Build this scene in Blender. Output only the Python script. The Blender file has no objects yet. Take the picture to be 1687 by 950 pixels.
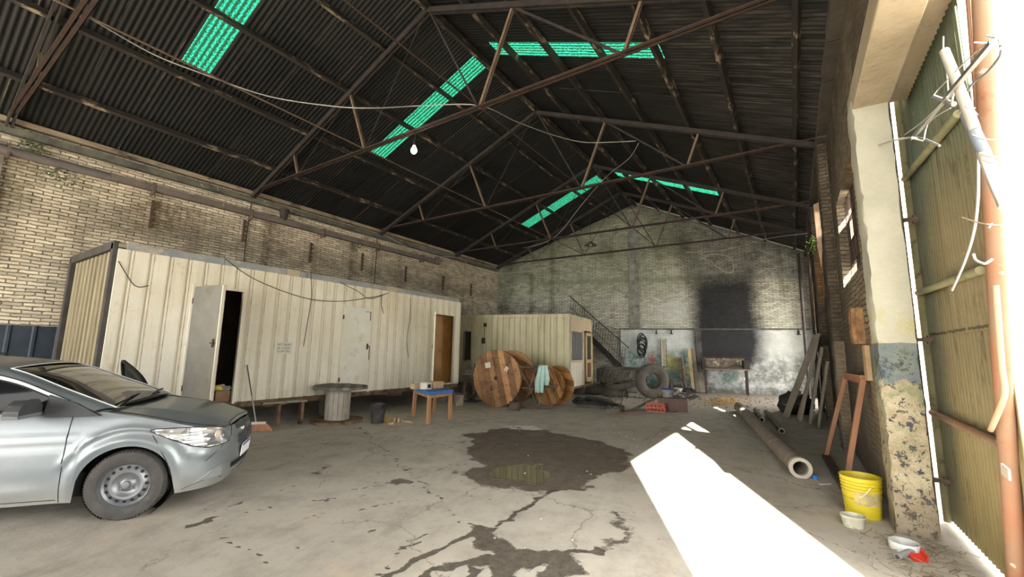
import bpy, math, random
import numpy as np
from mathutils import Vector, Matrix, noise as mnoise

SC = bpy.context.scene
COL = SC.collection
random.seed(7)
V = Vector

# ------------------------------------------------------------------ camera
FPX, CX, CY, EYE = 700.0, 843.5, 475.0, 1.55
PITCH, ROLL, YAW = math.radians(8.25), math.radians(1.05), math.radians(-33.4026)

def cam_axes():
    c, s = math.cos(YAW), math.sin(YAW)
    cp, sp = math.cos(PITCH), math.sin(PITCH)
    f = V((s * cp, c * cp, sp)); r = V((c, -s, 0)); u = r.cross(f)
    cr, sr = math.cos(ROLL), math.sin(ROLL)
    return r * cr + u * sr, u * cr - r * sr, f
CR, CU, CF = cam_axes()
EYEV = V((0, 0, EYE))
cd = bpy.data.cameras.new('camera'); cam = bpy.data.objects.new('camera', cd); COL.objects.link(cam)
m = Matrix((CR, CU, -CF)).transposed().to_4x4(); m.translation = EYEV
cam.matrix_world = m
cd.sensor_fit = 'HORIZONTAL'; cd.sensor_width = 36; cd.lens = FPX / 1687 * 36; cd.clip_start = 0.05; cd.clip_end = 300
SC.camera = cam

# ------------------------------------------------------------------ light
SUN_DIR = V((-3.1, 6.5, -4.05)).normalized()
sd = bpy.data.lights.new('sun', 'SUN'); sd.energy = 16; sd.angle = 0.009; sd.color = (1, .93, .82)
sun = bpy.data.objects.new('sun', sd); COL.objects.link(sun)
sun.rotation_euler = SUN_DIR.to_track_quat('-Z', 'Y').to_euler(); sun.location = (8, -10, 14)
w = bpy.data.worlds.new('sky'); SC.world = w; w.use_nodes = True
bg = w.node_tree.nodes['Background']; bg.inputs['Color'].default_value = (1, .985, .95, 1); bg.inputs['Strength'].default_value = 3.0
SC.view_settings.view_transform = 'Standard'; SC.view_settings.look = 'None'
SC.view_settings.gamma = 1; SC.view_settings.use_curve_mapping = False
SC.view_settings.exposure = 2.1

# ------------------------------------------------------------------ measuring: a ray through the calibrated camera meets a known plane
def ray(x, y): return CF + CR * ((x - CX) / FPX) - CU * ((y - CY) / FPX)
def fl(x, y, z=0.0): d = ray(x, y); return EYEV + d * ((z - EYE) / d.z)
def atX(x, y, X): d = ray(x, y); return EYEV + d * (X / d.x)
def atY(x, y, Y): d = ray(x, y); return EYEV + d * (Y / d.y)
def atp(x, y, p, n):
    d = ray(x, y); n = V(n); return EYEV + d * (n.dot(V(p) - EYEV) / n.dot(d))

# ------------------------------------------------------------------ materials
def mat(name, c1, c2=None, scale=4.0, rough=.75, metal=0.0, bump=0.0, bscale=None, stains=(), stretch=(1, 1, 1), lo=.35, hi=.65, world=False, spec=.4, trans=0):
    m = bpy.data.materials.new(name); m.use_nodes = True
    nt = m.node_tree; N = nt.nodes; L = nt.links; b = N['Principled BSDF']
    b.inputs['Roughness'].default_value = rough; b.inputs['Metallic'].default_value = metal
    b.inputs['Specular IOR Level'].default_value = spec
    if trans: b.inputs['Transmission Weight'].default_value = trans
    if c2 is None and not stains and not bump:
        b.inputs['Base Color'].default_value = (*c1, 1); return m
    if world:
        g = N.new('ShaderNodeNewGeometry'); src = g.outputs['Position']
    else:
        t = N.new('ShaderNodeTexCoord'); src = t.outputs['Object']
    mp = N.new('ShaderNodeMapping'); mp.inputs['Scale'].default_value = stretch; L.new(src, mp.inputs[0])
    vec = mp.outputs[0]
    def noi(s, det=6, off=0, r=.6):
        n = N.new('ShaderNodeTexNoise'); n.inputs['Scale'].default_value = s; n.inputs['Detail'].default_value = det; n.inputs['Roughness'].default_value = r
        n.noise_dimensions = '4D'; n.inputs['W'].default_value = off
        L.new(vec, n.inputs['Vector']); return n.outputs['Fac']
    def rng(x, a, c):
        r = N.new('ShaderNodeMapRange'); r.inputs['From Min'].default_value = a; r.inputs['From Max'].default_value = c; L.new(x, r.inputs['Value']); return r.outputs[0]
    def mix(f, a, c):
        x = N.new('ShaderNodeMix'); x.data_type = 'RGBA'; L.new(f, x.inputs[0])
        for s, q in ((6, a), (7, c)):
            if isinstance(q, tuple): x.inputs[s].default_value = (*q, 1)
            else: L.new(q, x.inputs[s])
        return x.outputs[2]
    col = c1
    if c2 is not None: col = mix(rng(noi(scale), lo, hi), c1, c2)
    for i, (sc_, scl, a, c) in enumerate(stains):
        col = mix(rng(noi(scl, 8, 3.7 * (i + 1), .7), a, c), col, sc_)
    if isinstance(col, tuple): b.inputs['Base Color'].default_value = (*col, 1)
    else: L.new(col, b.inputs['Base Color'])
    if bump:
        bp = N.new('ShaderNodeBump'); bp.inputs['Strength'].default_value = 1; bp.inputs['Distance'].default_value = bump
        L.new(noi(bscale or scale * 4, 5, 9), bp.inputs['Height']); L.new(bp.outputs[0], b.inputs['Normal'])
    return m

class NT:
    """small node-graph helper for the walls and the floor"""
    def __init__(s, name, rough=.85, spec=.3):
        s.m = bpy.data.materials.new(name); s.m.use_nodes = True
        s.N = s.m.node_tree.nodes; s.L = s.m.node_tree.links; s.b = s.N['Principled BSDF']
        s.b.inputs['Roughness'].default_value = rough; s.b.inputs['Specular IOR Level'].default_value = spec
    def plug(s, sock, v):
        if isinstance(v, (int, float)): sock.default_value = v
        elif isinstance(v, tuple): sock.default_value = (*v, 1) if len(v) == 3 and sock.type == 'RGBA' else v
        else: s.L.new(v, sock)
    def pos(s): return s.N.new('ShaderNodeNewGeometry').outputs['Position']
    def obj(s): return s.N.new('ShaderNodeTexCoord').outputs['Object']
    def sep(s, v): n = s.N.new('ShaderNodeSeparateXYZ'); s.L.new(v, n.inputs[0]); return n.outputs
    def comb(s, x, y, z=0.0):
        n = s.N.new('ShaderNodeCombineXYZ')
        for i, q in enumerate((x, y, z)): s.plug(n.inputs[i], q)
        return n.outputs[0]
    def noise(s, vec, sc, det=6, r=.6, w=0.0, dist=0.0, col=False):
        n = s.N.new('ShaderNodeTexNoise'); n.noise_dimensions = '4D'; s.L.new(vec, n.inputs['Vector'])
        n.inputs['Scale'].default_value = sc; n.inputs['Detail'].default_value = det; n.inputs['Roughness'].default_value = r; n.inputs['W'].default_value = w
        n.inputs['Distortion'].default_value = dist
        return n.outputs['Color' if col else 'Fac']
    def rng(s, x, a, b, c=0.0, d=1.0):
        r = s.N.new('ShaderNodeMapRange'); s.plug(r.inputs['Value'], x)
        for k, v in (('From Min', a), ('From Max', b), ('To Min', c), ('To Max', d)): r.inputs[k].default_value = v
        return r.outputs[0]
    def mix(s, f, a, b, mode='MIX'):
        x = s.N.new('ShaderNodeMix'); x.data_type = 'RGBA'; x.blend_type = mode
        s.plug(x.inputs[0], f); s.plug(x.inputs[6], a); s.plug(x.inputs[7], b); return x.outputs[2]
    def op(s, o, a, b=0.0, c=0.0):
        x = s.N.new('ShaderNodeMath'); x.operation = o
        s.plug(x.inputs[0], a); s.plug(x.inputs[1], b); s.plug(x.inputs[2], c); return x.outputs[0]
    def vadd(s, a, b, o='ADD'):
        x = s.N.new('ShaderNodeVectorMath'); x.operation = o; s.plug(x.inputs[0], a); s.plug(x.inputs[1], b); return x.outputs[0]
    def attr(s, n):
        a = s.N.new('ShaderNodeAttribute'); a.attribute_name = n; return a.outputs['Fac']
    def bump(s, h, dist, prev=None):
        x = s.N.new('ShaderNodeBump'); x.inputs['Distance'].default_value = dist; s.L.new(h, x.inputs['Height'])
        if prev is not None: s.L.new(prev, x.inputs['Normal'])
        return x.outputs[0]

# ------------------------------------------------------------------ mesh builder
class MB:
    def __init__(s): s.v = []; s.f = []
    def add(s, vs, fs):
        o = len(s.v); s.v += [V(p) for p in vs]; s.f += [tuple(i + o for i in f) for f in fs]; return s
    def box(s, c, size, rz=0.0, mtx=None):
        x, y, z = (q / 2 for q in size); R_ = mtx.to_3x3() if mtx is not None else Matrix.Rotation(rz, 3, 'Z')
        vs = [V(c) + R_ @ V((a * x, b * y, d * z)) for a in (-1, 1) for b in (-1, 1) for d in (-1, 1)]
        return s.add(vs, [(0, 1, 3, 2), (4, 6, 7, 5), (0, 4, 5, 1), (2, 3, 7, 6), (0, 2, 6, 4), (1, 5, 7, 3)])
    def bar(s, a, b, w, h, up=(0, 0, 1)):
        a, b = V(a), V(b); d = (b - a).normalized(); up = V(up)
        if abs(d.dot(up)) > .97: up = V((1, 0, 0)) if abs(d.x) < .9 else V((0, 1, 0))
        sd_ = d.cross(up).normalized(); u = sd_.cross(d)
        vs = [p + sd_ * (i * w / 2) + u * (j * h / 2) for p in (a, b) for i, j in ((-1, -1), (1, -1), (1, 1), (-1, 1))]
        return s.add(vs, [(3, 2, 1, 0), (4, 5, 6, 7), (0, 1, 5, 4), (1, 2, 6, 5), (2, 3, 7, 6), (3, 0, 4, 7)])
    def angle(s, a, b, w=.06, t=.008, up=(0, 0, 1)):
        """steel angle section: two thin legs"""
        a, b = V(a), V(b); d = (b - a).normalized(); up = V(up)
        if abs(d.dot(up)) > .97: up = V((0, 1, 0))
        sd_ = d.cross(up).normalized(); u = sd_.cross(d)
        s.bar(a + u * t / 2, b + u * t / 2, w, t, up); s.bar(a - sd_ * (w / 2 - t / 2) + u * w / 2, b - sd_ * (w / 2 - t / 2) + u * w / 2, t, w, up); return s
    def tube(s, pts, r, n=8, closed=False, caps=True):
        pts = [V(p) for p in pts]; k = len(pts); rr = r if isinstance(r, (list, tuple)) else [r] * k
        vs = []; ref = None
        for i in range(k):
            if closed: t = pts[(i + 1) % k] - pts[i - 1]
            else: t = pts[min(i + 1, k - 1)] - pts[max(i - 1, 0)]
            t = t.normalized() if t.length > 1e-9 else V((0, 0, 1))
            if ref is None: ref = t.orthogonal().normalized()
            ref = (ref - t * ref.dot(t)); ref = ref.normalized() if ref.length > 1e-6 else t.orthogonal().normalized()
            bi = t.cross(ref)
            vs += [pts[i] + (ref * math.cos(2 * math.pi * j / n) + bi * math.sin(2 * math.pi * j / n)) * rr[i] for j in range(n)]
        fs = []
        for i in range(k if closed else k - 1):
            i2 = (i + 1) % k
            fs += [(i * n + j, i * n + (j + 1) % n, i2 * n + (j + 1) % n, i2 * n + j) for j in range(n)]
        if caps and not closed: fs += [tuple(range(n - 1, -1, -1)), tuple((k - 1) * n + j for j in range(n))]
        return s.add(vs, fs)
    def lathe(s, prof, n=32, c=(0, 0, 0), axis=(0, 0, 1), cap0=True, cap1=True, closed=False, sweep=1.0):
        """prof: (radius, height) pairs, turned about axis through c"""
        ax = V(axis).normalized(); e1 = ax.orthogonal().normalized(); e2 = ax.cross(e1); c = V(c)
        vs = [c + ax * h + (e1 * math.cos(2 * math.pi * j / n) + e2 * math.sin(2 * math.pi * j / n)) * r for r, h in prof for j in range(n)]
        k = len(prof); fs = []
        for i in range(k if closed else k - 1):
            i2 = (i + 1) % k
            fs += [(i * n + j, i * n + (j + 1) % n, i2 * n + (j + 1) % n, i2 * n + j) for j in range(n)]
        if not closed:
            if cap0: fs.append(tuple(range(n - 1, -1, -1)))
            if cap1: fs.append(tuple((k - 1) * n + j for j in range(n)))
        return s.add(vs, fs)
    def cyl(s, a, b, r0, r1=None, n=16):
        return s.tube([a, b], [r0, r0 if r1 is None else r1], n)
    def pipe(s, a, b, ro, ri, n=24):
        a, b = V(a), V(b); L_ = (b - a).length
        return s.lathe([(ro, 0), (ro, L_), (ri, L_), (ri, 0)], n, a, b - a, closed=True)
    def torus(s, c, R_, r, axis=(0, 0, 1), n=32, k=10, sy=1.0):
        prof = [(R_ + r * math.cos(2 * math.pi * i / k), sy * r * math.sin(2 * math.pi * i / k)) for i in range(k)]
        return s.lathe(prof, n, c, axis, closed=True)
    def prism(s, poly, o, ex, ey, depth):
        """polygon in the plane (o, ex, ey), pushed along ex x ey by depth"""
        ex, ey, o = V(ex), V(ey), V(o); nrm = ex.cross(ey).normalized() * depth; n = len(poly)
        vs = [o + ex * a + ey * b for a, b in poly] + [o + ex * a + ey * b + nrm for a, b in poly]
        return s.add(vs, [tuple(range(n - 1, -1, -1)), tuple(range(n, 2 * n))] + [(i, (i + 1) % n, n + (i + 1) % n, n + i) for i in range(n)])
    def grid(s, fn, us, vs_, skip=None):
        us, vs_ = list(us), list(vs_); nv = len(vs_)
        P_ = [fn(u, v) for u in us for v in vs_]; fs = []
        for i in range(len(us) - 1):
            for j in range(nv - 1):
                if skip and skip((us[i] + us[i + 1]) / 2, (vs_[j] + vs_[j + 1]) / 2): continue
                fs.append((i * nv + j, (i + 1) * nv + j, (i + 1) * nv + j + 1, i * nv + j + 1))
        return s.add(P_, fs)
    def blob(s, c, size, seed=0, n=8, amp=.25):
        r = random.Random(seed); k = n // 2 + 1; c = V(c); vs = []
        for i in range(1, k):
            th = math.pi * i / k
            for j in range(n):
                ph = 2 * math.pi * j / n; q = 1 + r.uniform(-amp, amp)
                vs.append(c + V((size[0] * math.sin(th) * math.cos(ph) * q, size[1] * math.sin(th) * math.sin(ph) * q, size[2] * math.cos(th) * q)) * .5)
        fs = [(i * n + j, (i + 1) * n + j, (i + 1) * n + (j + 1) % n, i * n + (j + 1) % n) for i in range(k - 2) for j in range(n)]
        fs += [tuple(range(n)), tuple((k - 2) * n + j for j in range(n - 1, -1, -1))]
        return s.add(vs, fs)
    def build(s, name, m, parent=None, smooth=False, bevel=0.0, solid=0.0, origin=None, label=None, cat=None, group=None, kind=None, sub=0, soff=-1):
        vs = s.v
        if parent is None and origin is None and vs:
            xs = [p.x for p in vs]; ys = [p.y for p in vs]; zs = [p.z for p in vs]
            origin = V(((min(xs) + max(xs)) / 2, (min(ys) + max(ys)) / 2, min(zs)))
        o_ = V(origin) if origin is not None else V((0, 0, 0))
        me = bpy.data.meshes.new(name); me.from_pydata([p - o_ for p in vs], [], s.f); me.update()
        if smooth:
            me.polygons.foreach_set('use_smooth', [True] * len(me.polygons))
            if smooth is not True: me.set_sharp_from_angle(angle=math.radians(smooth))
        me.materials.append(m)
        o = bpy.data.objects.new(name, me); COL.objects.link(o)
        if parent is not None: o.parent = parent
        o.location = o_
        if solid: md = o.modifiers.new('solid', 'SOLIDIFY'); md.thickness = solid; md.offset = soff
        if bevel: md = o.modifiers.new('bevel', 'BEVEL'); md.width = bevel; md.segments = 2; md.limit_method = 'ANGLE'
        if sub: md = o.modifiers.new('sub', 'SUBSURF'); md.levels = sub; md.render_levels = sub
        tag(o, label, cat, group, kind)
        return o
def tag(o, label=None, cat=None, group=None, kind=None):
    for k, v in (('label', label), ('category', cat), ('group', group), ('kind', kind)):
        if v: o[k] = v
    return o
def thing(name, label, cat, loc=(0, 0, 0), rz=0.0, group=None):
    o = bpy.data.objects.new(name, None); COL.objects.link(o); o.location = loc; o.rotation_euler = (0, 0, rz); o.empty_display_size = .1
    return tag(o, label, cat, group)
def copy_tree(o, parent=None):
    c = o.copy(); COL.objects.link(c)
    if parent is not None: c.parent = parent
    for ch in [q for q in bpy.data.objects if q.parent == o]: copy_tree(ch, c)
    return c
def setattrf(me, name, vals):
    a = me.attributes.new(name, 'FLOAT', 'POINT'); a.data.foreach_set('value', np.asarray(vals, dtype=np.float32))
def text_mesh(name, body, size, m, parent, mtx, extrude=.002):
    cu = bpy.data.curves.new(name, 'FONT'); cu.body = body; cu.size = size; cu.extrude = extrude; cu.align_x = 'CENTER'; cu.align_y = 'CENTER'
    t = bpy.data.objects.new(name, cu); COL.objects.link(t); bpy.context.view_layer.update()
    me = bpy.data.meshes.new_from_object(t.evaluated_get(bpy.context.evaluated_depsgraph_get()))
    bpy.data.objects.remove(t); me.materials.clear(); me.materials.append(m)
    o = bpy.data.objects.new(name, me); COL.objects.link(o); o.parent = parent; o.matrix_local = mtx; return o
def lerp(a, b, t): return a + (b - a) * t
def interp(x, xs, ys): return float(np.interp(x, xs, ys))
def smooth_path(pts, n=6):
    """Catmull-Rom through the points"""
    pts = [V(p) for p in pts]; out = []
    for i in range(len(pts) - 1):
        p0, p1, p2, p3 = pts[max(i - 1, 0)], pts[i], pts[i + 1], pts[min(i + 2, len(pts) - 1)]
        for k in range(n):
            t = k / n; out.append(.5 * ((2 * p1) + (p2 - p0) * t + (2 * p0 - 5 * p1 + 4 * p2 - p3) * t * t + (3 * p1 - p0 - 3 * p2 + p3) * t ** 3))
    out.append(pts[-1]); return out
def fbm(x, y, z=0.0, o=4): return mnoise.fractal(V((x, y, z)), .6, 2.1, o)

# ================================================================== the shell
XL, XR, XC, ZE, ZR, SL = -12.0, .73, -5.6, 5.62, 8.3, .42
YF_L, YF_R = 16.9, 20.2
def roofz(x): return ZR - SL * abs(x - XC)
FWO = V((XL, YF_L, 0)); FWU = V((XR - XL, YF_R - YF_L, 0)); FWLEN = FWU.length; FWU.normalize(); FWN = V((FWU.y, -FWU.x, 0))   # far wall: start, direction, normal into the room

def brick_material(name, paint, paint2, bare, mort, dado=None, dado_z=1.8, jit=.02, soot=False, cols=None):
    t = NT(name); o = t.obj(); sx, sy, sz = t.sep(o)
    n1 = t.noise(o, 1.3, 3, w=1); warp = t.noise(o, 9, 4, .7, w=5)
    vec = t.comb(t.op('ADD', sx, t.op('MULTIPLY', warp, jit)), t.op('ADD', sz, t.op('ADD', t.op('MULTIPLY', t.noise(o, 2.5, 3, w=8), jit * 3), t.op('MULTIPLY', t.noise(o, 13, 3, .6, w=18), .035))))
    bt = t.N.new('ShaderNodeTexBrick'); t.L.new(vec, bt.inputs['Vector']); bt.inputs['Scale'].default_value = 1
    bt.inputs['Brick Width'].default_value = .26; bt.inputs['Row Height'].default_value = .068; bt.inputs['Mortar Size'].default_value = .012; bt.inputs['Mortar Smooth'].default_value = .6
    bt.inputs['Color1'].default_value = (.15, .15, .15, 1); bt.inputs['Color2'].default_value = (1, 1, 1, 1); bt.inputs['Mortar'].default_value = (0, 0, 0, 1)
    fac = bt.outputs['Fac']; bc = bt.outputs['Color']
    big = t.noise(o, .55, 5, .65, 2); mid = t.noise(o, 3.2, 7, .7, 3); fine = t.noise(o, 22, 6, .7, 4)
    c = t.mix(t.rng(big, .35, .65), paint, paint2)
    c = t.mix(t.op('MULTIPLY', t.rng(mid, .5, .68), .75), c, bare)
    c = t.mix(t.op('MULTIPLY', t.rng(fine, .55, .75), .5), c, tuple(q * .45 for q in paint))
    c = t.mix(.5, c, bc, 'MULTIPLY')
    # mortar joints: mostly dark, filled with paint here and there
    mf = t.op('MULTIPLY', fac, t.rng(t.noise(o, 5, 6, .75, 41), .58, .40, .05, .9))
    c = t.mix(mf, c, mort)
    # damp streaks running down
    st = t.noise(t.comb(t.op('MULTIPLY', sx, 2.2), t.op('MULTIPLY', sz, .16)), 1, 6, .6, 6)
    c = t.mix(t.op('MULTIPLY', t.rng(st, .55, .75), .55), c, (.07, .055, .035))
    if dado:
        dz = t.op('ADD', sz, t.op('MULTIPLY', t.noise(o, 5, 4, w=11), .02))
        pl = t.mix(t.rng(t.noise(o, 2.5, 7, .7, 12), .35, .65), dado, tuple(q * .6 for q in dado))
        pl = t.mix(t.rng(t.noise(o, 9, 7, .7, 13), .6, .7), pl, paint2)
        dm = t.rng(dz, dado_z - .01, dado_z + .01, 1, 0)
        c = t.mix(dm, c, pl); fac = t.op('MULTIPLY', fac, t.op('SUBTRACT', 1, dm))
    if cols: c = cols(t, c, o, sx, sz)
    t.L.new(c, t.b.inputs['Base Color'])
    h = t.op('ADD', t.op('MULTIPLY', fac, -1), t.op('MULTIPLY', mid, .9)); h = t.op('ADD', h, t.op('MULTIPLY', fine, .35))
    t.L.new(t.bump(h, .014), t.b.inputs['Normal'])
    return t.m

def wall_grid(name, o, u, L_, m, ztop, step=.12, skip=None, attrs=None, thick=.3, zb=0.0, cuts_u=(), cuts_z=(), flip=False):
    """wall standing on o, running along u for L_; local x along the wall, local z up"""
    us = sorted(set([round(q, 4) for q in np.arange(0, L_, step)] + [L_] + list(cuts_u)))
    n = 70 if callable(ztop) else 50
    b = MB()
    if callable(ztop):
        ts = np.linspace(0, 1, n); b.grid(lambda a, t_: V((a, 0, zb + (ztop(a) - zb) * t_)), us, ts)
    else:
        zs = sorted(set([round(q, 4) for q in np.arange(zb, ztop, step)] + [ztop] + list(cuts_z)))
        b.grid(lambda a, z: V((a, 0, z)), us, zs, skip)
    if flip: b.f = [tuple(reversed(f)) for f in b.f]
    ob = b.build(name, m, origin=(0, 0, 0), kind='structure', solid=thick)
    if attrs:
        for k, fn in attrs.items(): setattrf(ob.data, k, [fn(p.x, p.z) for p in b.v])
    u = V(u).normalized(); ob.location = o; ob.rotation_euler = (0, 0, math.atan2(u.y, u.x)); return ob

# left wall -----------------------------------------------------------
def left_cols(t, c, o, sx, sz):
    # rust-brown run-off, green growth and a grimy lower band: stains of the wall itself
    c = t.mix(t.op('MULTIPLY', t.attr('damp'), t.rng(t.noise(o, 6, 6, .7, 21), .3, .6)), c, (.075, .045, .02))
    c = t.mix(t.op('MULTIPLY', t.attr('moss'), t.rng(t.noise(o, 12, 6, .7, 22), .42, .55)), c, (.03, .05, .012))
    c = t.mix(t.op('MULTIPLY', t.attr('grime'), t.rng(t.noise(o, 2, 7, .7, 23), .25, .65, .25, 1)), c, (.11, .095, .07))
    return c
WHITEBRICK = brick_material('whitewashed_brick', (.78, .66, .48), (.82, .73, .57), (.50, .40, .26), (.06, .045, .03), cols=left_cols)
def gs(a, c, s_): return math.exp(-((a - c) / s_) ** 2)
OY = -14.0
def l_damp(a, z):
    y = a + OY; v = 0
    for cy, s_, z1, z0, k in ((5.85, .16, 5.1, 3.3, 1), (8.55, .14, 5.0, 3.0, .9), (3.6, 1.1, 4.75, 4.0, .8), (6.1, .3, 5.0, 4.2, .6), (13, .5, 4.6, 2.5, .5), (1.2, .15, 5, 3.2, .5), (2.2, .12, 4.4, 3.0, .5), (10.6, .2, 4.9, 3.2, .6)):
        if z0 - .3 < z < z1 + .1: v = max(v, k * gs(y, cy, s_) * min(1, (z - z0 + .3) / .5))
    return v
def l_moss(a, z):
    y = a + OY
    return max(gs(y, 1.35, .22) * gs(z, 5.28, .17), .9 * gs(y, 1.75, .35) * gs(z, 4.85, .22), gs(y, 8.65, .12) * gs(z, 4.85, .2), .5 * gs(y, 1.2, .3) * gs(z, 4.3, .4))
def l_grime(a, z):
    y = a + OY
    g = min(1, max(0, (4.4 - z) / 1.4)) * min(1, max(0, (y - 1.5) / 2.5))
    return max(g * .9, .8 * gs(z, 4.1, .35) * min(1, max(0, (y - 1) / 2)), .35 * min(1, max(0, (y - 8) / 5)))
wl = wall_grid('wall_left', (XL, OY, 0), (0, 1, 0), YF_L - OY + .1, WHITEBRICK, 5.56, .14, attrs=dict(damp=l_damp, moss=l_moss, grime=l_grime), thick=.3)

# dark blue painted sheeting along the foot of the left wall
BLUESHEET = mat('blue_sheeting', (.018, .028, .042), (.03, .043, .06), 3, .6, stains=(((.05, .05, .05), 6, .6, .75),), world=True)
b = MB()
def shx(y): return XL + .03 + (.018 if (y * 1 % .32) < .05 else 0)
ys = [q for k in np.arange(-4, 3.2, .32) for q in (k, k + .02, k + .05, k + .07)]
b.grid(lambda y, z: V((XL + (.045 if (y - 4) % .32 < .001 or 0 else .02), y, z)), ys, (0, 1.84)); 
b.v = [V((XL + .02 + (.02 if (i // 2) % 4 in (1, 2) else 0), p.y, p.z)) for i, p in enumerate(b.v)]
b.f = [tuple(reversed(f)) for f in b.f]
b.build('wall_sheeting', BLUESHEET, kind='structure', solid=.008)

# far wall ------------------------------------------------------------
def far_cols(t, c, o, sx, sz):
    pil = t.attr('pilaster'); conc = t.mix(t.rng(t.noise(o, 3, 6, .7, 31), .35, .65), (.30, .31, .27), (.17, .17, .14))
    c = t.mix(t.op('MULTIPLY', pil, t.rng(t.noise(o, 5, 5, .7, 32), .3, .45)), c, conc)
    # flaking plaster over the lowest courses
    pn = t.noise(o, 2.2, 7, .7, 33); pz = t.attr('plaster')
    pl = t.mix(t.rng(pn, .35, .65), (.68, .70, .68), (.44, .47, .46))
    pl = t.mix(t.rng(t.noise(o, 10, 9, .8, 34), .56, .66), pl, (.10, .10, .09))
    pl = t.mix(t.op('MULTIPLY', t.attr('low'), t.rng(t.noise(o, 3.5, 7, .75, 35), .42, .58)), pl, (.16, .17, .15))
    pl = t.mix(t.op('MULTIPLY', t.attr('teal'), t.rng(t.noise(o, 4, 6, .7, 36), .42, .58)), pl, (.05, .20, .17))
    pl = t.mix(t.op('MULTIPLY', t.attr('yellow'), t.rng(t.noise(o, 6, 6, .7, 37), .4, .5)), pl, (.42, .36, .04))
    pl = t.mix(t.op('MULTIPLY', t.attr('red'), t.rng(t.noise(o, 7, 6, .7, 38), .4, .5)), pl, (.36, .08, .09))
    c = t.mix(pz, c, pl)
    wp = t.attr('white'); c = t.mix(t.op('MULTIPLY', wp, .6), c, (.62, .64, .60))
    c = t.mix(t.op('MULTIPLY', t.attr('grime'), t.rng(t.noise(o, 1.6, 7, .7, 39), .3, .62, .1, .95)), c, (.045, .04, .03))
    sn = t.op('ADD', t.attr('soot'), t.op('MULTIPLY', t.op('SUBTRACT', t.noise(o, 9, 7, .8, 40), .5), .45))
    c = t.mix(t.op('MULTIPLY', t.rng(sn, .15, .85), .97), c, (.012, .012, .016))
    c = t.mix(t.op('MULTIPLY', t.attr('green'), .35), c, (.16, .19, .09))
    return c
FARBRICK = brick_material('sooty_gable_brick', (.58, .56, .46), (.72, .70, .60), (.22, .20, .145), (.02, .018, .014), cols=far_cols)
def ztop_far(a):
    x = (FWO + FWU * a).x; return roofz(x) - .05
def sst(a, lo, hi): t = min(1, max(0, (a - lo) / (hi - lo))); return t * t * (3 - 2 * t)
PU = [5.83, 13.1]           # plaster panel from .. to (along the wall)
def f_plaster(a, z): return 1.0 if a > PU[0] and z < 2.55 - .0 * a else 0.0
def f_pil(a, z):
    v = 0.0
    for c in (6.48, 9.2, ): 
        if c == 6.48 and abs(a - c) < .2 + .05 * math.sin(z * 5) and z > 2.55: v = 1
    if abs(z - 4.72) < .11 and a > 2: v = max(v, .75)
    return v
def f_soot(a, z):
    c = 10.05; wd = interp(z, (0, 1.1, 2.0, 3.5, 4.6, 6, 8), (.0, .95, 1.2, 1.08, 1.2, 1.9, 3.5)); k = interp(z, (.0, .9, 1.25, 4.2, 4.9, 6, 8), (0, .25, .98, .9, .62, .45, .4))
    v = k * sst(-abs(a - c), -wd - .75, -wd + .45)
    v = max(v, .5 * gs(a, 9.1, .22) * (1 if z < 4 else max(0, 1 - (z - 4))))
    v = max(v, .42 * gs(a, 11.2, .35) * gs(z, .95, .4)); v = max(v, .55 * sst(z, ztop_far(a) - .9, ztop_far(a)) * (1 if a > 3 else .6))
    if z > 4.8: v = max(v, .42 * sst(a, 9, 12))
    return v
def f_grime(a, z):
    v = .55 * sst(z, 4.5, 5.0) * sst(a, 3.5, 1) + .8 * gs(a, .3, .6) + .75 * gs(a, 1.75, .12) * (z < 5.2) + .7 * gs(a, 2.75, .13) * (z > 3)
    v += .55 * sst(z, 4.2, 3.2) * sst(a, 6.2, 2) + .5 * gs(a, 8.6, .4) * (z > 4.2) + .75 * sst(z, .32, .1) + .35 * sst(z, 5.2, 6.6) + .5 * sst(a, 12.2, 13.2)
    v += .5 * gs(a, 7.5, .6) * gs(z, 6, .5) + .6 * gs(a, 5.3, .4) * gs(z, 6.0, .5)
    return min(1, v)
wf = wall_grid('wall_back', FWO, FWU, FWLEN + .1, FARBRICK, ztop_far, .07, thick=.3, attrs=dict(
    plaster=f_plaster, pilaster=f_pil, soot=f_soot, grime=f_grime,
    low=lambda a, z: sst(z, 1.9, 1.2) * (1 if a < 9 else .85), teal=lambda a, z: max(sst(z, 2.0, 1.3) * sst(a, 5.9, 6.3) * sst(a, 9.0, 8.4) * .8, .8 * gs(a, 10, .4) * gs(z, .6, .3)),
    yellow=lambda a, z: max(gs(a, 7.9, .25) * gs(z, 1.15, .28), .7 * gs(a, 8.5, .22) * gs(z, .85, .2)), red=lambda a, z: gs(a, 7.12, .17) * gs(z, 1.25, .28),
    white=lambda a, z: max(.9 * gs(a, 8.05, .85) * gs(z, 3.3, .7), .6 * gs(a, 8, .9) * gs(z, 2.3, .5), .45 * gs(a, 12, .8) * gs(z, 1.9, .6), .35 * gs(a, 6.8, .5) * gs(z, 2.9, .5), .4 * gs(a, 12.3, .6) * gs(z, 3, .5)),
    green=lambda a, z: sst(z, 3.6, 4.6) * sst(a, 10, 7)))
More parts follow.
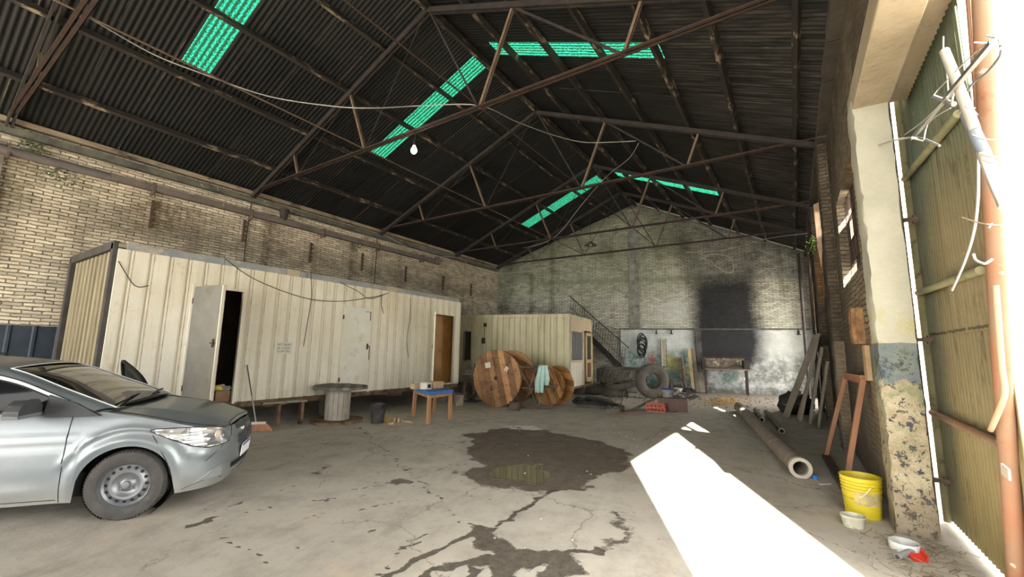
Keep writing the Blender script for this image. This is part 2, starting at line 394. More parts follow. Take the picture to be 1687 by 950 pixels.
# ledge over the plaster and the pilasters of the far wall
CONC = mat('old_concrete', (.27, .27, .24), (.16, .155, .13), 3, .9, bump=.01, bscale=20, stains=(((.07, .06, .045), 5, .5, .68),), world=True)
b = MB(); b.bar(FWO + FWU * 5.83 + FWN * .02 + V((0, 0, 2.56)), FWO + FWU * 13 + FWN * .02 + V((0, 0, 2.56)), .05, .05)
b.bar(FWO + FWU * 5.83 + FWN * .02 + V((0, 0, 0)), FWO + FWU * 5.83 + FWN * .02 + V((0, 0, 2.56)), .03, .05, FWN)
b.build('trim_1', mat('sooty_trim', (.06, .055, .045), (.12, .11, .09), 6, world=True), kind='structure')
b = MB(); p = FWO + FWU * 6.48; b.bar(p + V((0, 0, 2.6)), p + V((0, 0, 8)), .42, .08, FWN); 
b.v = [V((q.x, q.y, min(q.z, roofz(q.x) - .1))) for q in b.v]
b.build('trim_2', CONC, kind='structure')
b = MB(); p = FWO + FWU * 9.0; b.bar(p, p + V((0, 0, 2.56)), .22, .1, FWN); b.build('trim_3', mat('sooty_post', (.03, .028, .028), (.10, .095, .085), 4, world=True), kind='structure')

# right wall ----------------------------------------------------------
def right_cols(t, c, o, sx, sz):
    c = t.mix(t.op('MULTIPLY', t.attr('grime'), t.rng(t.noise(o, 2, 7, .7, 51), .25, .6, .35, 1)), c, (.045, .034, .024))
    lowp = t.mix(t.rng(t.noise(o, 1.7, 7, .7, 52), .35, .65), (.21, .16, .10), (.10, .085, .07))
    lowp = t.mix(t.op('MULTIPLY', t.rng(sx, 1.2, 3.5), .8), lowp, (.045, .042, .045))
    return t.mix(t.rng(t.op('ADD', sz, t.op('MULTIPLY', t.noise(o, 3, 5, .7, 53), .25)), 1.9, 1.94, 1, 0), c, lowp)
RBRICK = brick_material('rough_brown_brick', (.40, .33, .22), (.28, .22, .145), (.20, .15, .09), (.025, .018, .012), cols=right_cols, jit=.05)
RY0 = 5.6
WIN = {1: (6.35, 8.45, 2.62, 3.98), 2: (12.7, 14.6, 3.0, 4.15), 3: (16.1, 19.5, 0.0, 4.2), 4: (11.9, 12.45, 4.35, 4.95)}  # the tall far doorway is added to let sky light reach the far wall
def rskip(a, z):
    y = a + RY0
    return any(y0 < y < y1 and z0 < z < z1 for y0, y1, z0, z1 in WIN.values())
cu = [v - RY0 for w_ in WIN.values() for v in w_[:2]]; cz = [v for w_ in WIN.values() for v in w_[2:]]
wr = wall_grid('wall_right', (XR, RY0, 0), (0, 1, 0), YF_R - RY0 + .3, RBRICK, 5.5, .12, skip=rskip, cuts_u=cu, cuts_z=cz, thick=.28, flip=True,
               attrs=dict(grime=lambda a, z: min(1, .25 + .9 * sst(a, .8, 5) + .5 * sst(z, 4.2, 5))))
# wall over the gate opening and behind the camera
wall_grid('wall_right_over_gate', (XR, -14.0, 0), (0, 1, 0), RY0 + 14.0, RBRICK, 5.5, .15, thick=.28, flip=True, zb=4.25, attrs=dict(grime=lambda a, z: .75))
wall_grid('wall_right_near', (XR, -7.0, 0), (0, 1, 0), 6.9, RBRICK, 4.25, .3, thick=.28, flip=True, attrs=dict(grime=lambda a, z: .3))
# concrete lintel and the gate pillar
PLAST = mat('lintel_plaster', (.40, .335, .24), (.32, .26, .17), 2.2, .9, bump=.012, bscale=9, stains=(((.30, .26, .18), 9, .55, .6), ((.12, .09, .06), 3, .62, .72)), world=True)
b = MB(); b.box((.81, 1.3, 4.17), (.30, 8.6, .24)); b.box((1.06, 1.3, 4.24), (.22, 8.6, .12))
b.build('trim_4', PLAST, kind='structure', bevel=.012)
t = NT('gate_pillar_plaster'); o = t.pos(); sx, sy, sz = t.sep(o); zz = t.op('ADD', sz, t.op('MULTIPLY', t.noise(o, 8, 5, .7, 1), .03))
up = t.mix(t.rng(t.noise(o, 2.5, 7, .7, 2), .35, .65), (.44, .43, .345), (.37, .36, .28)); up = t.mix(t.op('MULTIPLY', t.rng(t.noise(o, 30, 7, .7, 3), .66, .74), .5), up, (.24, .20, .14))
up = t.mix(t.op('MULTIPLY', t.rng(t.noise(o, 4, 4, .6, 33), .5, .6), t.rng(sz, 2.3, 1.8)), up, (.38, .36, .16))
bl = t.mix(t.rng(t.noise(o, 6, 6, .7, 4), .4, .6), (.12, .145, .165), (.165, .19, .16)); bl = t.mix(t.rng(t.noise(o, 4, 4, .6, 44), .55, .62), bl, (.10, .125, .06))
lo = t.mix(t.rng(t.noise(o, 5, 7, .75, 5), .38, .6), (.40, .36, .25), (.26, .21, .13)); lo = t.mix(t.rng(t.noise(o, 13, 7, .8, 6), .55, .6), lo, (.05, .065, .14))
lo = t.mix(t.op('MULTIPLY', t.rng(t.noise(o, 3.4, 5, .7, 66), .5, .56), t.rng(sz, .6, 1.1)), lo, (.20, .22, .13))
lo = t.mix(t.rng(sz, .45, .0), lo, (.20, .165, .12))
c = t.mix(t.rng(zz, 1.69, 1.70), bl, up); c = t.mix(t.rng(t.op('ADD', zz, t.op('MULTIPLY', t.noise(o, 7, 6, .7, 7), .6)), 1.62, 1.66), lo, c)
t.L.new(c, t.b.inputs['Base Color']); h = t.op('ADD', t.op('MULTIPLY', t.noise(o, 7, 7, .7, 8), t.rng(sz, 1.9, 1.3, .35, 1)), t.op('MULTIPLY', t.op('MULTIPLY', t.rng(t.noise(o, 13, 7, .8, 6), .55, .6), t.rng(sz, 1.7, 1.4)), -.3))
t.L.new(t.bump(h, .03), t.b.inputs['Normal']); PILLAR = t.m
b = MB(); rnd = random.Random(3)
def pil(u, z):
    # u walks round the pillar: inner face, jamb, outer face
    pts = [(.73, 6.0), (.655, 5.62), (.655, 5.30), (.66, 5.275), (.80, 5.27), (.935, 5.275), (.945, 5.30), (.945, 6.0)]
    x, y = pts[int(u)]; k = .012 * fbm(u * 2.3, z * 3.1)
    x += k + (.035 * max(0, fbm(z * 5, 3.3)) if u in (2, 3) else 0) ; y += k
    x += (4.1 - z) * .002
    return V((x, y, z))
b.grid(pil, range(8), np.linspace(0, 4.14, 70)); b.f = [tuple(reversed(f)) for f in b.f]
b.build('wall_pillar', PILLAR, kind='structure', smooth=40)
# brick buttresses inside the right wall
for i, y in enumerate((9.45, 13.45)):
    b = MB(); b.grid(lambda u, z: V(([.76, .60, .585, .585, .60, .76][int(u)] + .015 * fbm(u, z * 4), [y - .24, y - .24, y - .22, y + .22, y + .24, y + .24][int(u)] + .01 * fbm(u * 3, z * 6, 2), z)), range(6), np.linspace(0, 5.4, 90))
    ob = b.build('wall_buttress', RBRICK, kind='structure', origin=(.6, y, 0)); setattrf(ob.data, 'grime', [1.0] * len(b.v))
TIMBER_TRIM = mat('sooty_wall_top', (.06, .05, .04), (.10, .085, .065), 3, .9, world=True)
b = MB(); rnd = random.Random(5)
for k in range(16):
    y = 5.7 + k * .93; b.box((.74, y, 5.5), (.3, .9, .12 + rnd.random() * .05), rz=rnd.uniform(-.02, .02))
b.build('trim_5', TIMBER_TRIM, kind='structure')
# windows of the right wall: steel glazing bars with dirty amber panes, some broken out
AMBER = mat('dirty_amber_pane', (.55, .40, .16), (.32, .2, .07), 5, .4, trans=.0, world=True)
nt = AMBER.node_tree; tr = nt.nodes.new('ShaderNodeBsdfTranslucent'); tr.inputs[0].default_value = (.6, .42, .16, 1); mx = nt.nodes.new('ShaderNodeMixShader'); mx.inputs[0].default_value = .7
nt.links.new(nt.nodes['Principled BSDF'].outputs[0], mx.inputs[1]); nt.links.new(tr.outputs[0], mx.inputs[2]); nt.links.new(mx.outputs[0], nt.nodes['Material Output'].inputs[0])
GRIME = mat('sooty_pane', (.03, .025, .02), (.07, .055, .04), 6, .6, world=True)
RUST = mat('rusty_steel', (.07, .038, .026), (.035, .023, .018), 6, .8, .1, bump=.003, bscale=40, stains=(((.035, .028, .025), 4, .5, .62),), world=True)
DARKSTEEL = mat('sooty_steel', (.022, .019, .018), (.045, .036, .03), 5, .75, .1, world=True, stains=(((.12, .085, .06), 3, .62, .7),))
for n, (nc, nr, broken, lit) in {1: (6, 4, {(4, 2), (4, 3), (5, 3), (4, 0), (5, 0)}, {(0, 0), (0, 1), (0, 2), (0, 3), (1, 1), (1, 2), (1, 3), (1, 0)}), 2: (4, 4, {(3, 3)}, {(i, j) for i in range(4) for j in range(4)})}.items():
    y0, y1, z0, z1 = WIN[n]; x = .86
    w_ = thing('window_%d' % n, None, None, (x, (y0 + y1) / 2, z0)); w_['kind'] = 'structure'
    fy = lambda i: -(y1 - y0) / 2 + (y1 - y0) * i / nc
    fz = lambda j: (z1 - z0) * j / nr
    b = MB()
    for i in range(nc + 1): b.box((0, fy(i), (z1 - z0) / 2), (.035, .022, z1 - z0))
    for j in range(nr + 1): b.box((0, 0, fz(j)), (.032, y1 - y0, .022))
    b.build('window_frame', RUST, w_)
    for good, mm, nm in ((True, AMBER, 'amber_panes'), (False, GRIME, 'sooty_panes')):
        b = MB()
        for i in range(nc):
            for j in range(nr):
                if (i, j) in broken or ((i, j) in lit) != good: continue
                b.box((.004, (fy(i) + fy(i + 1)) / 2, (fz(j) + fz(j + 1)) / 2), (.006, (y1 - y0) / nc - .02, (z1 - z0) / nr - .02))
        if b.v: b.build(nm, mm, w_)

# ceiling: corrugated sheets on both slopes ---------------------------
t = NT('sooty_roof_sheet', .62, .35); o = t.pos(); sx, sy, sz = t.sep(o)
sheet = t.op('FLOOR', t.op('DIVIDE', sy, .84)); shx = t.op('FLOOR', t.op('DIVIDE', t.op('ADD', sx, 100), 2.1))
rv = t.noise(t.comb(t.op('MULTIPLY', sheet, 7.13), t.op('MULTIPLY', shx, 3.3)), 1, 0)
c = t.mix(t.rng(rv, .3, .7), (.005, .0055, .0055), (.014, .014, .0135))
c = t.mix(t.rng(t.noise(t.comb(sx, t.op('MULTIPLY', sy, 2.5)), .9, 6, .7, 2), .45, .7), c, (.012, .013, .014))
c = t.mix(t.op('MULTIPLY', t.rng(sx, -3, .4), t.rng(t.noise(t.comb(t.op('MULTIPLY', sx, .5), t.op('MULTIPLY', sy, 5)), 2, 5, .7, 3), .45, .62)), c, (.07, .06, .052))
fr = t.op('FRACT', t.op('DIVIDE', sy, .84)); seam = t.op('MULTIPLY', t.op('LESS_THAN', fr, .012), t.rng(t.noise(o, 1.5, 3, .6, 5), .45, .55))
c = t.mix(seam, c, (.12, .10, .075))
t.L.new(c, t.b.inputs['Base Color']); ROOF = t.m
YR0, YR1 = -14.0, 20.75
PITCHC = .088; ysr = np.arange(YR0, YR1, PITCHC / 6)
LIGHTS = {'L1': (-9.22, -7.0 + 1.35, 2.62, 3.10), 'L2': (-9.22, -5.66, 6.93, 7.42), 'L3': (-9.25, -5.88, 14.6, 15.25), 'R2': (-5.08, -1.55, 6.60, 7.08), 'R3': (-5.10, -1.65, 14.25, 14.85)}
def corr(y): return .011 * math.sin(2 * math.pi * y / PITCHC)
HOLES = [(-6.6, -6.55, 8.9, 8.93)]
def roof_slope(name, xa, xb, rows):
    xs = sorted(set([round(q, 3) for q in np.linspace(xa, xb, rows)] + [q for L_ in LIGHTS.values() for q in L_[:2] if xa < q < xb]))
    ysn = sorted(set(list(np.arange(YR0, -1.5, PITCHC / 2)) + [q for q in ysr if q > -1.5] + [q for L_ in LIGHTS.values() for q in L_[2:]]))
    b = MB(); b.grid(lambda x, y: V((x, y, roofz(x) + corr(y) + .03)), xs, ysn, lambda x, y: any(l[0] < x < l[1] and l[2] < y < l[3] for l in LIGHTS.values()))
    return b.build(name, ROOF, kind='structure', smooth=True)
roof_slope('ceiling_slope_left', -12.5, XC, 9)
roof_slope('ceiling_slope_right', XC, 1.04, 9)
# green translucent strips
t = NT('green_fibreglass', .5); o = t.pos(); sx, sy, sz = t.sep(o)
n_ = t.noise(t.comb(t.op('MULTIPLY', sx, 1), t.op('MULTIPLY', sy, 1.6), 0.0), 26, 5, .8, 1)
st = t.rng(t.op('SINE', t.op('MULTIPLY', sy, 2 * math.pi / PITCHC)), -1, 1)
dirt = t.rng(t.op('ADD', n_, t.op('MULTIPLY', st, .14)), .46, .56)
c = t.mix(dirt, (.008, .16, .092), (.003, .014, .007)); 
tr = t.N.new('ShaderNodeBsdfTranslucent'); t.L.new(c, tr.inputs[0]); t.L.new(c, t.b.inputs['Base Color'])
mx = t.N.new('ShaderNodeMixShader'); mx.inputs[0].default_value = .8; t.L.new(t.b.outputs[0], mx.inputs[1]); t.L.new(tr.outputs[0], mx.inputs[2])
t.L.new(mx.outputs[0], t.N['Material Output'].inputs[0]); GREEN = t.m
for k, lb in (('L1', 'green translucent roof strip closest to the brick side wall corner over the silver car'), ('L2', 'long green translucent roof strip above the hanging light bulb'),
              ('L3', 'thin green translucent roof strip at the far end, on the slope above the containers'), ('R2', 'green translucent roof strip just past the ridge, crossed by the nearest full truss'),
              ('R3', 'smallest green translucent roof strip at the far end, on the slope above the gate wall')):
    x0, x1, y0, y1 = LIGHTS[k]; b = MB()
    b.grid(lambda x, y: V((x, y, roofz(x) + corr(y) + .03)), np.linspace(x0, x1, 5), np.arange(y0, y1 + .001, (y1 - y0) / 40))
    b.build('roof_light', GREEN, smooth=True, label=lb, cat='skylight', group='green roof light strips')

# purlins, ridge and eave timbers ------------------------------------
TIMBER = mat('sooty_timber', (.018, .015, .013), (.035, .028, .023), 3, .85, stains=(((.26, .20, .135), 2.6, .55, .61),), world=True, stretch=(3, 1, 3), bump=.004, bscale=20)
PALETIMBER = mat('pale_timber', (.33, .27, .19), (.20, .155, .10), 3, .85, stains=(((.04, .035, .03), 1.6, .53, .6),), world=True, stretch=(3, .8, 3))
LX = [-10.85, -9.45, -8.0, -6.78]; RX = [-4.63, -3.66, -2.62, -1.62, -.68, .3]
names = ['lowest', 'second', 'third', 'fourth']
def purlin(x, lb, name='purlin', m_=TIMBER, w_=.07, h=.12, dz=0):
    b = MB(); z = roofz(x) - h / 2 + .005 + dz; rot = math.atan(SL) * (1 if x < XC else -1) if x != XC else 0
    y0, y1 = YR0 + .02, min(YF_L + (x - XL) * (YF_R - YF_L) / (XR - XL) - .02, 20)
    R_ = Matrix.Rotation(-rot, 3, 'Y'); n = 26; rnd = random.Random(int(x * 100))
    pts = []
    for i in range(n): pts.append(V((x + .008 * fbm(i * .7, x), lerp(y0, y1, i / (n - 1)), z + .01 * fbm(i * .5, x, 4))))
    vs = [p_ + R_ @ V((a * w_ / 2, 0, c_ * h / 2)) for p_ in pts for a, c_ in ((-1, -1), (1, -1), (1, 1), (-1, 1))]
    fs = [(i * 4 + j, i * 4 + (j + 1) % 4, i * 4 + 4 + (j + 1) % 4, i * 4 + 4 + j) for i in range(n - 1) for j in range(4)] + [(0, 1, 2, 3), tuple(4 * n - 4 + j for j in (3, 2, 1, 0))]
    b.add(vs, fs); return b.build(name, m_, label=lb, cat='roof beam', group='roof purlins')
for i, x in enumerate(LX): purlin(x, 'sooty timber purlin on the container side slope, %s one up from the eave' % names[i])
for i, x in enumerate(RX): purlin(x, 'sooty timber purlin on the gate side slope, %s one down from the ridge' % ['first', 'second', 'third', 'fourth', 'fifth', 'sixth and lowest'][i])
purlin(XC, 'timber ridge beam along the top of the roof', 'ridge_beam', w_=.08, h=.16, dz=-.03)
b = MB(); b.box((XL + .1, 1.4, roofz(XL + .1) - .05), (.1, 30.8, .1)); b.build('eave_beam', PALETIMBER, label='pale peeling timber eave beam on top of the long whitewashed wall', cat='roof beam')
b = MB(); b.box((XL + .05, 1.4, 5.42), (.2, 30.6, .14)); b.build('trim_6', mat('black_stained_concrete', (.055, .055, .045), (.16, .155, .12), 2.2, .9, world=True, stains=(((.30, .27, .2), 6, .6, .66),)), kind='structure')

# trusses -------------------------------------------------------------
ZC = 5.64
def truss(Y, lb):
    t_ = thing('roof_truss', lb, 'truss', (XC, Y, ZC), 0, 'roof trusses')
    def P_(x, z, dy=0): return V((x - XC, dy, z - ZC))
    b = MB(); b.angle(P_(XL + .05, ZC, -.035), P_(XR - .03, ZC, -.035), .055, .009); b.angle(P_(XL + .05, ZC, .035), P_(XR - .03, ZC, .035), .055, .009)
    b.build('bottom_chord', RUST, t_)
    for s_, xe in ((-1, XL + .1), (1, XR - .05)):
        b = MB(); a = P_(xe, roofz(xe) - .17); c = P_(XC, roofz(XC) - .17); b.bar(a + V((0, -.035, 0)), c + V((0, -.035, 0)), .03, .1); b.bar(a + V((0, .035, 0)), c + V((0, .035, 0)), .03, .1); b.build('rafter', DARKSTEEL, t_)
    for x0, x1, th, m_ in ((-9.79, -10.05, .05, 0), (-7.28, -7.93, .055, 0), (-7.28, -5.7, .018, 1), (-4.25, -5.55, .03, 1), (-4.25, -3.6, .055, 0), (-1.72, -3.6, .04, 1), (-1.72, -1.45, .05, 0), (-9.79, -7.93, .016, 1)):
        b = MB(); a = P_(x0, ZC); c = P_(x1, roofz(x1) - .19)
        (b.angle(a, c, th, .008, (0, 1, 0)) if not m_ else b.bar(a, c, th, th * .6, (0, 1, 0))); b.build('web_strut', TRUSSLIGHT if not m_ else DARKSTEEL, t_)
    return t_
TRUSSLIGHT = mat('worn_steel_angle', (.20, .145, .095), (.12, .08, .055), 5, .75, .1, world=True)
for Y, lb in ((1.0, 'rusty steel roof truss over the silver car, its end resting on the whitewashed wall'), (5.3, 'rusty steel roof truss with the light bulb hanging from its bottom chord'),
              (9.55, 'rusty steel roof truss above the door at the end of the long container'), (13.6, 'rusty steel roof truss above the smaller container'), (16.62, 'rusty steel roof truss closest to the brick gable wall')):
    truss(Y, lb)
for x, m_, lb in ((-4.25, RUST, 'thin orange rusty tie rod running along the hall between truss centres'), (-7.28, TRUSSLIGHT, 'thin pale tie rod running along the hall above the containers')):
    b = MB(); b.angle((x, -2.5, ZC + .03), (x, 16.62, ZC + .03), .03, .006); b.build('tie_rod', m_, label=lb, cat='tie rod')
    
# floor ---------------------------------------------------------------
gx = np.concatenate([np.arange(-12.4, -9, .25), np.arange(-9, 1.0, .032), np.arange(1.0, 1.3, .1)]); gy = np.concatenate([np.arange(-14, -2, 1.), np.arange(-2, 1.5, .12), np.arange(1.5, 13, .032), np.arange(13, 21.2, .1)])
def segd(x, y, pts):
    d = 1e9
    for (x0, y0), (x1, y1) in zip(pts, pts[1:]):
        dx, dy = x1 - x0, y1 - y0; t_ = np.clip(((x - x0) * dx + (y - y0) * dy) / (dx * dx + dy * dy + 1e-9), 0, 1)
        d = np.minimum(d, np.hypot(x - x0 - t_ * dx, y - y0 - t_ * dy))
    return d
X_, Y_ = np.meshgrid(gx, gy, indexing='ij')
rs = np.random.RandomState(4)
def vnoise(x, y, s_, seed, oct_=4):
    out = 0; amp = 1; tot = 0; r = np.random.RandomState(seed); T = r.rand(128, 128)
    for o_ in range(oct_):
        u = x * s_ + 31.7 * o_ + 200; v = y * s_ + 17.3 * o_ + 200; i = np.floor(u).astype(int); j = np.floor(v).astype(int); fu = u - i; fv = v - j; fu = fu * fu * (3 - 2 * fu); fv = fv * fv * (3 - 2 * fv)
        g = lambda a, b_: T[a % 128, b_ % 128]
        out = out + amp * (g(i, j) * (1 - fu) * (1 - fv) + g(i + 1, j) * fu * (1 - fv) + g(i, j + 1) * (1 - fu) * fv + g(i + 1, j + 1) * fu * fv); tot += amp; amp *= .55; s_ *= 2.03
    return out / tot
WXn = X_ + (vnoise(X_, Y_, 1.6, 1) - .5) * .5; WYn = Y_ + (vnoise(X_, Y_, 1.6, 2) - .5) * .5
def P2(*pts): return [tuple(fl(*p)[:2]) for p in pts]
def blobm(pts_c, rx, ry, rot=0.0):
    c = fl(*pts_c); dx, dy = WXn - c.x, WYn - c.y; ca, sa = math.cos(rot), math.sin(rot); u = dx * ca + dy * sa; v = -dx * sa + dy * ca
    return 1 - np.sqrt((u / rx) ** 2 + (v / ry) ** 2)
def polymask(px, soft=.25):
    """signed distance (inside positive) to the outline through the given points, roughened"""
    pts = P2(*px); ins = np.zeros_like(X_, bool); n = len(pts)
    for i in range(n):
        (x0, y0), (x1, y1) = pts[i], pts[(i + 1) % n]
        cnd = ((y0 > WYn) != (y1 > WYn)) & (WXn < (x1 - x0) * (WYn - y0) / ((y1 - y0) if abs(y1 - y0) > 1e-9 else 1e-9) + x0); ins ^= cnd
    d = segd(WXn, WYn, pts + [pts[0]]); return np.clip(np.where(ins, d, -d) / soft, -1, 1)
WXn = WXn + (vnoise(X_, Y_, 5, 61) - .5) * .28 + (vnoise(X_, Y_, 13, 62) - .5) * .10; WYn = WYn + (vnoise(X_, Y_, 5, 63) - .5) * .28 + (vnoise(X_, Y_, 13, 64) - .5) * .10
wet = polymask([(770, 716), (830, 706), (900, 707), (930, 716), (990, 728), (1035, 745), (1028, 765), (985, 785), (970, 808), (900, 812), (820, 806), (780, 795), (762, 778), (790, 765), (768, 748), (775, 735)])
pud = polymask([(808, 770), (850, 760), (885, 762), (918, 778), (900, 797), (870, 802), (835, 798), (805, 785)], .12)
for q in (((650, 791), .12, .10), ((367, 854), .05, .16), ((596, 866), .035, .05), ((488, 800), .02, .04), ((520, 775), .05, .1)): wet = np.maximum(wet, np.clip(blobm(*q) * 1.5, -1, 1))
wet = np.maximum(wet, polymask([(1018, 845), (1032, 860), (1010, 880), (990, 910), (985, 900), (1005, 870)], .1) * .45)
cr = np.full_like(X_, -1.0)
def crack(px, w_): 
    global cr
    cr = np.maximum(cr, np.clip(1 - segd(X_ + (vnoise(X_, Y_, 4, 8) - .5) * .26 + (vnoise(X_, Y_, 14, 81) - .5) * .08, Y_ + (vnoise(X_, Y_, 4, 9) - .5) * .26 + (vnoise(X_, Y_, 14, 91) - .5) * .08, P2(*px)) / w_, -1, 1))
crack([(910, 806), (880, 830), (850, 850), (800, 868)], 0.036); crack([(640, 948), (700, 915), (740, 892), (790, 868)], 0.0432); crack([(790, 868), (812, 893), (832, 915), (838, 948)], 0.119)
crack([(832, 912), (870, 918), (910, 915), (935, 935), (920, 950)], 0.136); crack([(770, 950), (790, 925), (832, 918)], 0.036); crack([(700, 950), (760, 925), (820, 915)], 0.036)
crack([(400, 812), (420, 815), (380, 832), (364, 842), (410, 843), (460, 828), (500, 824), (600, 818), (680, 805)], .006); crack([(500, 858), (525, 850), (600, 838), (660, 825)], .012); crack([(480, 920), (510, 900), (545, 893), (562, 902)], .006); crack([(370, 880), (400, 902), (440, 925)], .012); crack([(480, 752), (540, 745), (610, 728)], .006); crack([(597, 702), (615, 730), (650, 755), (690, 785), (720, 820), (760, 855), (795, 868)], 0.0125); crack([(560, 805), (610, 800), (700, 795)], 0.006); crack([(650, 718), (720, 730), (770, 745)], 0.009)
crack([(690, 790), (735, 768), (770, 762)], 0.0075); crack([(735, 760), (790, 770)], 0.005); crack([(935, 910), (985, 912), (990, 900)], 0.036); crack([(850, 855), (870, 835), (850, 825), (770, 818)], 0.01)
crack([(560, 742), (640, 726), (700, 700)], 0.004); crack([(340, 838), (400, 828), (450, 832)], 0.006); crack([(500, 690), (540, 730), (470, 760), (420, 750)], 0.004); crack([(620, 950), (660, 905), (720, 880)], 0.01)
wid = vnoise(X_, Y_, .8, 12)
pale = np.maximum(polymask([(830, 705), (880, 700), (900, 712), (870, 722)], .2), -1)
redm = np.clip(blobm((1032, 680), .42, 1.1), 0, 1)
leaf = np.clip(blobm((1190, 660), .55, 1.3), 0, 1)
rub = sst
rubble = np.clip((Y_ - 13.5) / 3.5, 0, 1) * np.clip((X_ + 5.5) / 2, 0, 1)
dark = np.clip((-7.9 - X_) / .9, 0, 1) * np.clip((Y_ - 1.5) / 1, 0, 1)
b = MB(); nx, ny = len(gx), len(gy)
Z_ = -.012 * np.clip(pud, 0, 1) + np.where(cr > 0, -.004 * cr, 0)
me = bpy.data.meshes.new('floor')
idx = np.arange(nx * ny).reshape(nx, ny); faces = np.stack([idx[:-1, :-1], idx[1:, :-1], idx[1:, 1:], idx[:-1, 1:]], -1).reshape(-1, 4)
me.from_pydata(np.stack([X_, Y_, Z_], -1).reshape(-1, 3).tolist(), [], faces.tolist()); me.update()
me.polygons.foreach_set('use_smooth', [True] * len(me.polygons))
for k, a in (('wet', wet), ('crack', cr), ('pale', pale), ('redm', redm), ('leaf', leaf), ('rubble', rubble), ('dark', dark), ('puddle', pud)): setattrf(me, k, a.reshape(-1))
t = NT('cracked_concrete_floor', .8, .35); o = t.pos(); sx, sy, sz = t.sep(o)
n1 = t.noise(o, .45, 5, .6, 1); n2 = t.noise(o, 2.6, 8, .7, 2); n3 = t.noise(o, 14, 8, .75, 3); stv = t.noise(t.comb(t.op('ADD', sx, t.op('MULTIPLY', sy, .3)), t.op('MULTIPLY', sy, .35)), 3, 7, .7, 4)
c = t.mix(t.rng(n1, .35, .65), (.42, .385, .325), (.50, .46, .39)); c = t.mix(t.op('MULTIPLY', t.rng(n2, .45, .66), .6), c, (.27, .24, .195)); c = t.mix(t.op('MULTIPLY', t.rng(stv, .52, .66), .35), c, (.20, .18, .15))
c = t.mix(t.op('MULTIPLY', t.rng(t.noise(o, 1.1, 5, .7, 14), .55, .7), .5), c, (.50, .40, .29))
c = t.mix(t.op('MULTIPLY', t.rng(n3, .58, .70), .6), c, (.13, .112, .09))
vor = t.N.new('ShaderNodeTexVoronoi'); vor.feature = 'DISTANCE_TO_EDGE'; vor.inputs['Scale'].default_value = .55; t.L.new(t.vadd(o, t.vadd(t.noise(o, 1.7, 6, .7, 6, col=True), (.9, .9, 0), 'MULTIPLY')), vor.inputs['Vector'])
hair = t.op('MULTIPLY', t.rng(vor.outputs[0], .0, .006, 1, 0), t.rng(t.noise(o, .8, 3, .6, 7), .45, .52))
c = t.mix(t.op('MULTIPLY', hair, .75), c, (.09, .075, .055))
c = t.mix(t.op('MULTIPLY', t.rng(t.op('ADD', t.attr('pale'), t.op('MULTIPLY', t.op('SUBTRACT', t.noise(o, 7, 8, .8, 19), .5), 1.5)), -.2, .5), .9), c, (.66, .65, .62))
c = t.mix(t.op('MULTIPLY', t.attr('rubble'), t.rng(t.noise(o, 5, 8, .8, 8), .38, .58)), c, (.12, .095, .065)); c = t.mix(t.op('MULTIPLY', t.attr('rubble'), .6), c, (.17, .135, .10))
c = t.mix(t.op('MULTIPLY', t.rng(t.attr('redm'), 0, .8), t.rng(n3, .3, .6, .3, .8)), c, (.36, .16, .10))
c = t.mix(t.op('MULTIPLY', t.rng(t.attr('leaf'), 0, .5), t.rng(t.noise(o, 28, 6, .8, 15), .45, .55)), c, (.42, .27, .06))
wn = t.op('ADD', t.attr('wet'), t.op('MULTIPLY', t.op('SUBTRACT', t.noise(o, 7, 9, .85, 9), .5), 1.9)); wm = t.rng(wn, -.08, .10)
mud = t.mix(t.rng(t.noise(o, 12, 8, .75, 10), .35, .65), (.135, .10, .075), (.065, .05, .038)); c = t.mix(t.op('MULTIPLY', wm, .9), c, mud)
cn = t.op('ADD', t.attr('crack'), t.op('MULTIPLY', t.op('SUBTRACT', t.noise(o, 14, 9, .85, 11), .5), 2.0)); cm = t.rng(cn, .05, .22)
c = t.mix(t.op('MULTIPLY', cm, .92), c, t.mix(t.rng(n3, .4, .6), (.045, .035, .025), (.105, .085, .062)))
t.L.new(c, t.b.inputs['Base Color']); t.L.new(t.op('SUBTRACT', .85, t.op('MULTIPLY', wm, t.rng(t.noise(o, 4, 5, .7, 12), .35, .6, .0, .3))), t.b.inputs['Roughness'])
h = t.op('ADD', t.op('MULTIPLY', n3, .5), t.op('MULTIPLY', cm, -.8)); h = t.op('ADD', h, t.op('MULTIPLY', wm, t.noise(o, 30, 5, .8, 13))); h = t.op('ADD', h, t.op('MULTIPLY', n2, 1.2))
t.L.new(t.bump(h, .008), t.b.inputs['Normal'])
me.materials.append(t.m); fo = bpy.data.objects.new('floor', me); COL.objects.link(fo); fo['kind'] = 'structure'
WATER = mat('murky_water', (.055, .042, .018), None, rough=.02, spec=.7)
pp = P2((800, 777), (812, 768), (850, 759), (885, 761), (920, 778), (902, 798), (870, 804), (835, 800), (803, 788))
b = MB(); q = smooth_path([V((x, y, -.0022)) for x, y in pp + [pp[0]]], 6)[:-1]; b.add(q, [tuple(range(len(q)))]); b.add([V((*p_.xy, -.006)) for p_ in q], [tuple(reversed(range(len(q))))])
b.build('puddle', WATER, label='shallow murky puddle in the middle of the damp muddy patch', cat='puddle', kind='stuff')
# yard outside the gate
b = MB(); b.box((16, 8, -.16), (29.4, 60, .3)); b.build('floor_yard', mat('yard_ground', (.42, .39, .33), (.32, .29, .24), 1, .9, world=True), kind='structure')
b = MB(); b.box((-5.6, -24.1, -.16), (33.8, 20, .3)); b.box((-22, 4, -.16), (20, 36, .3)); b.box((-5.6, 31, -.3), (60, 20, .3)); b.build('floor_outer', mat('outer_ground', (.40, .38, .33)), kind='structure')

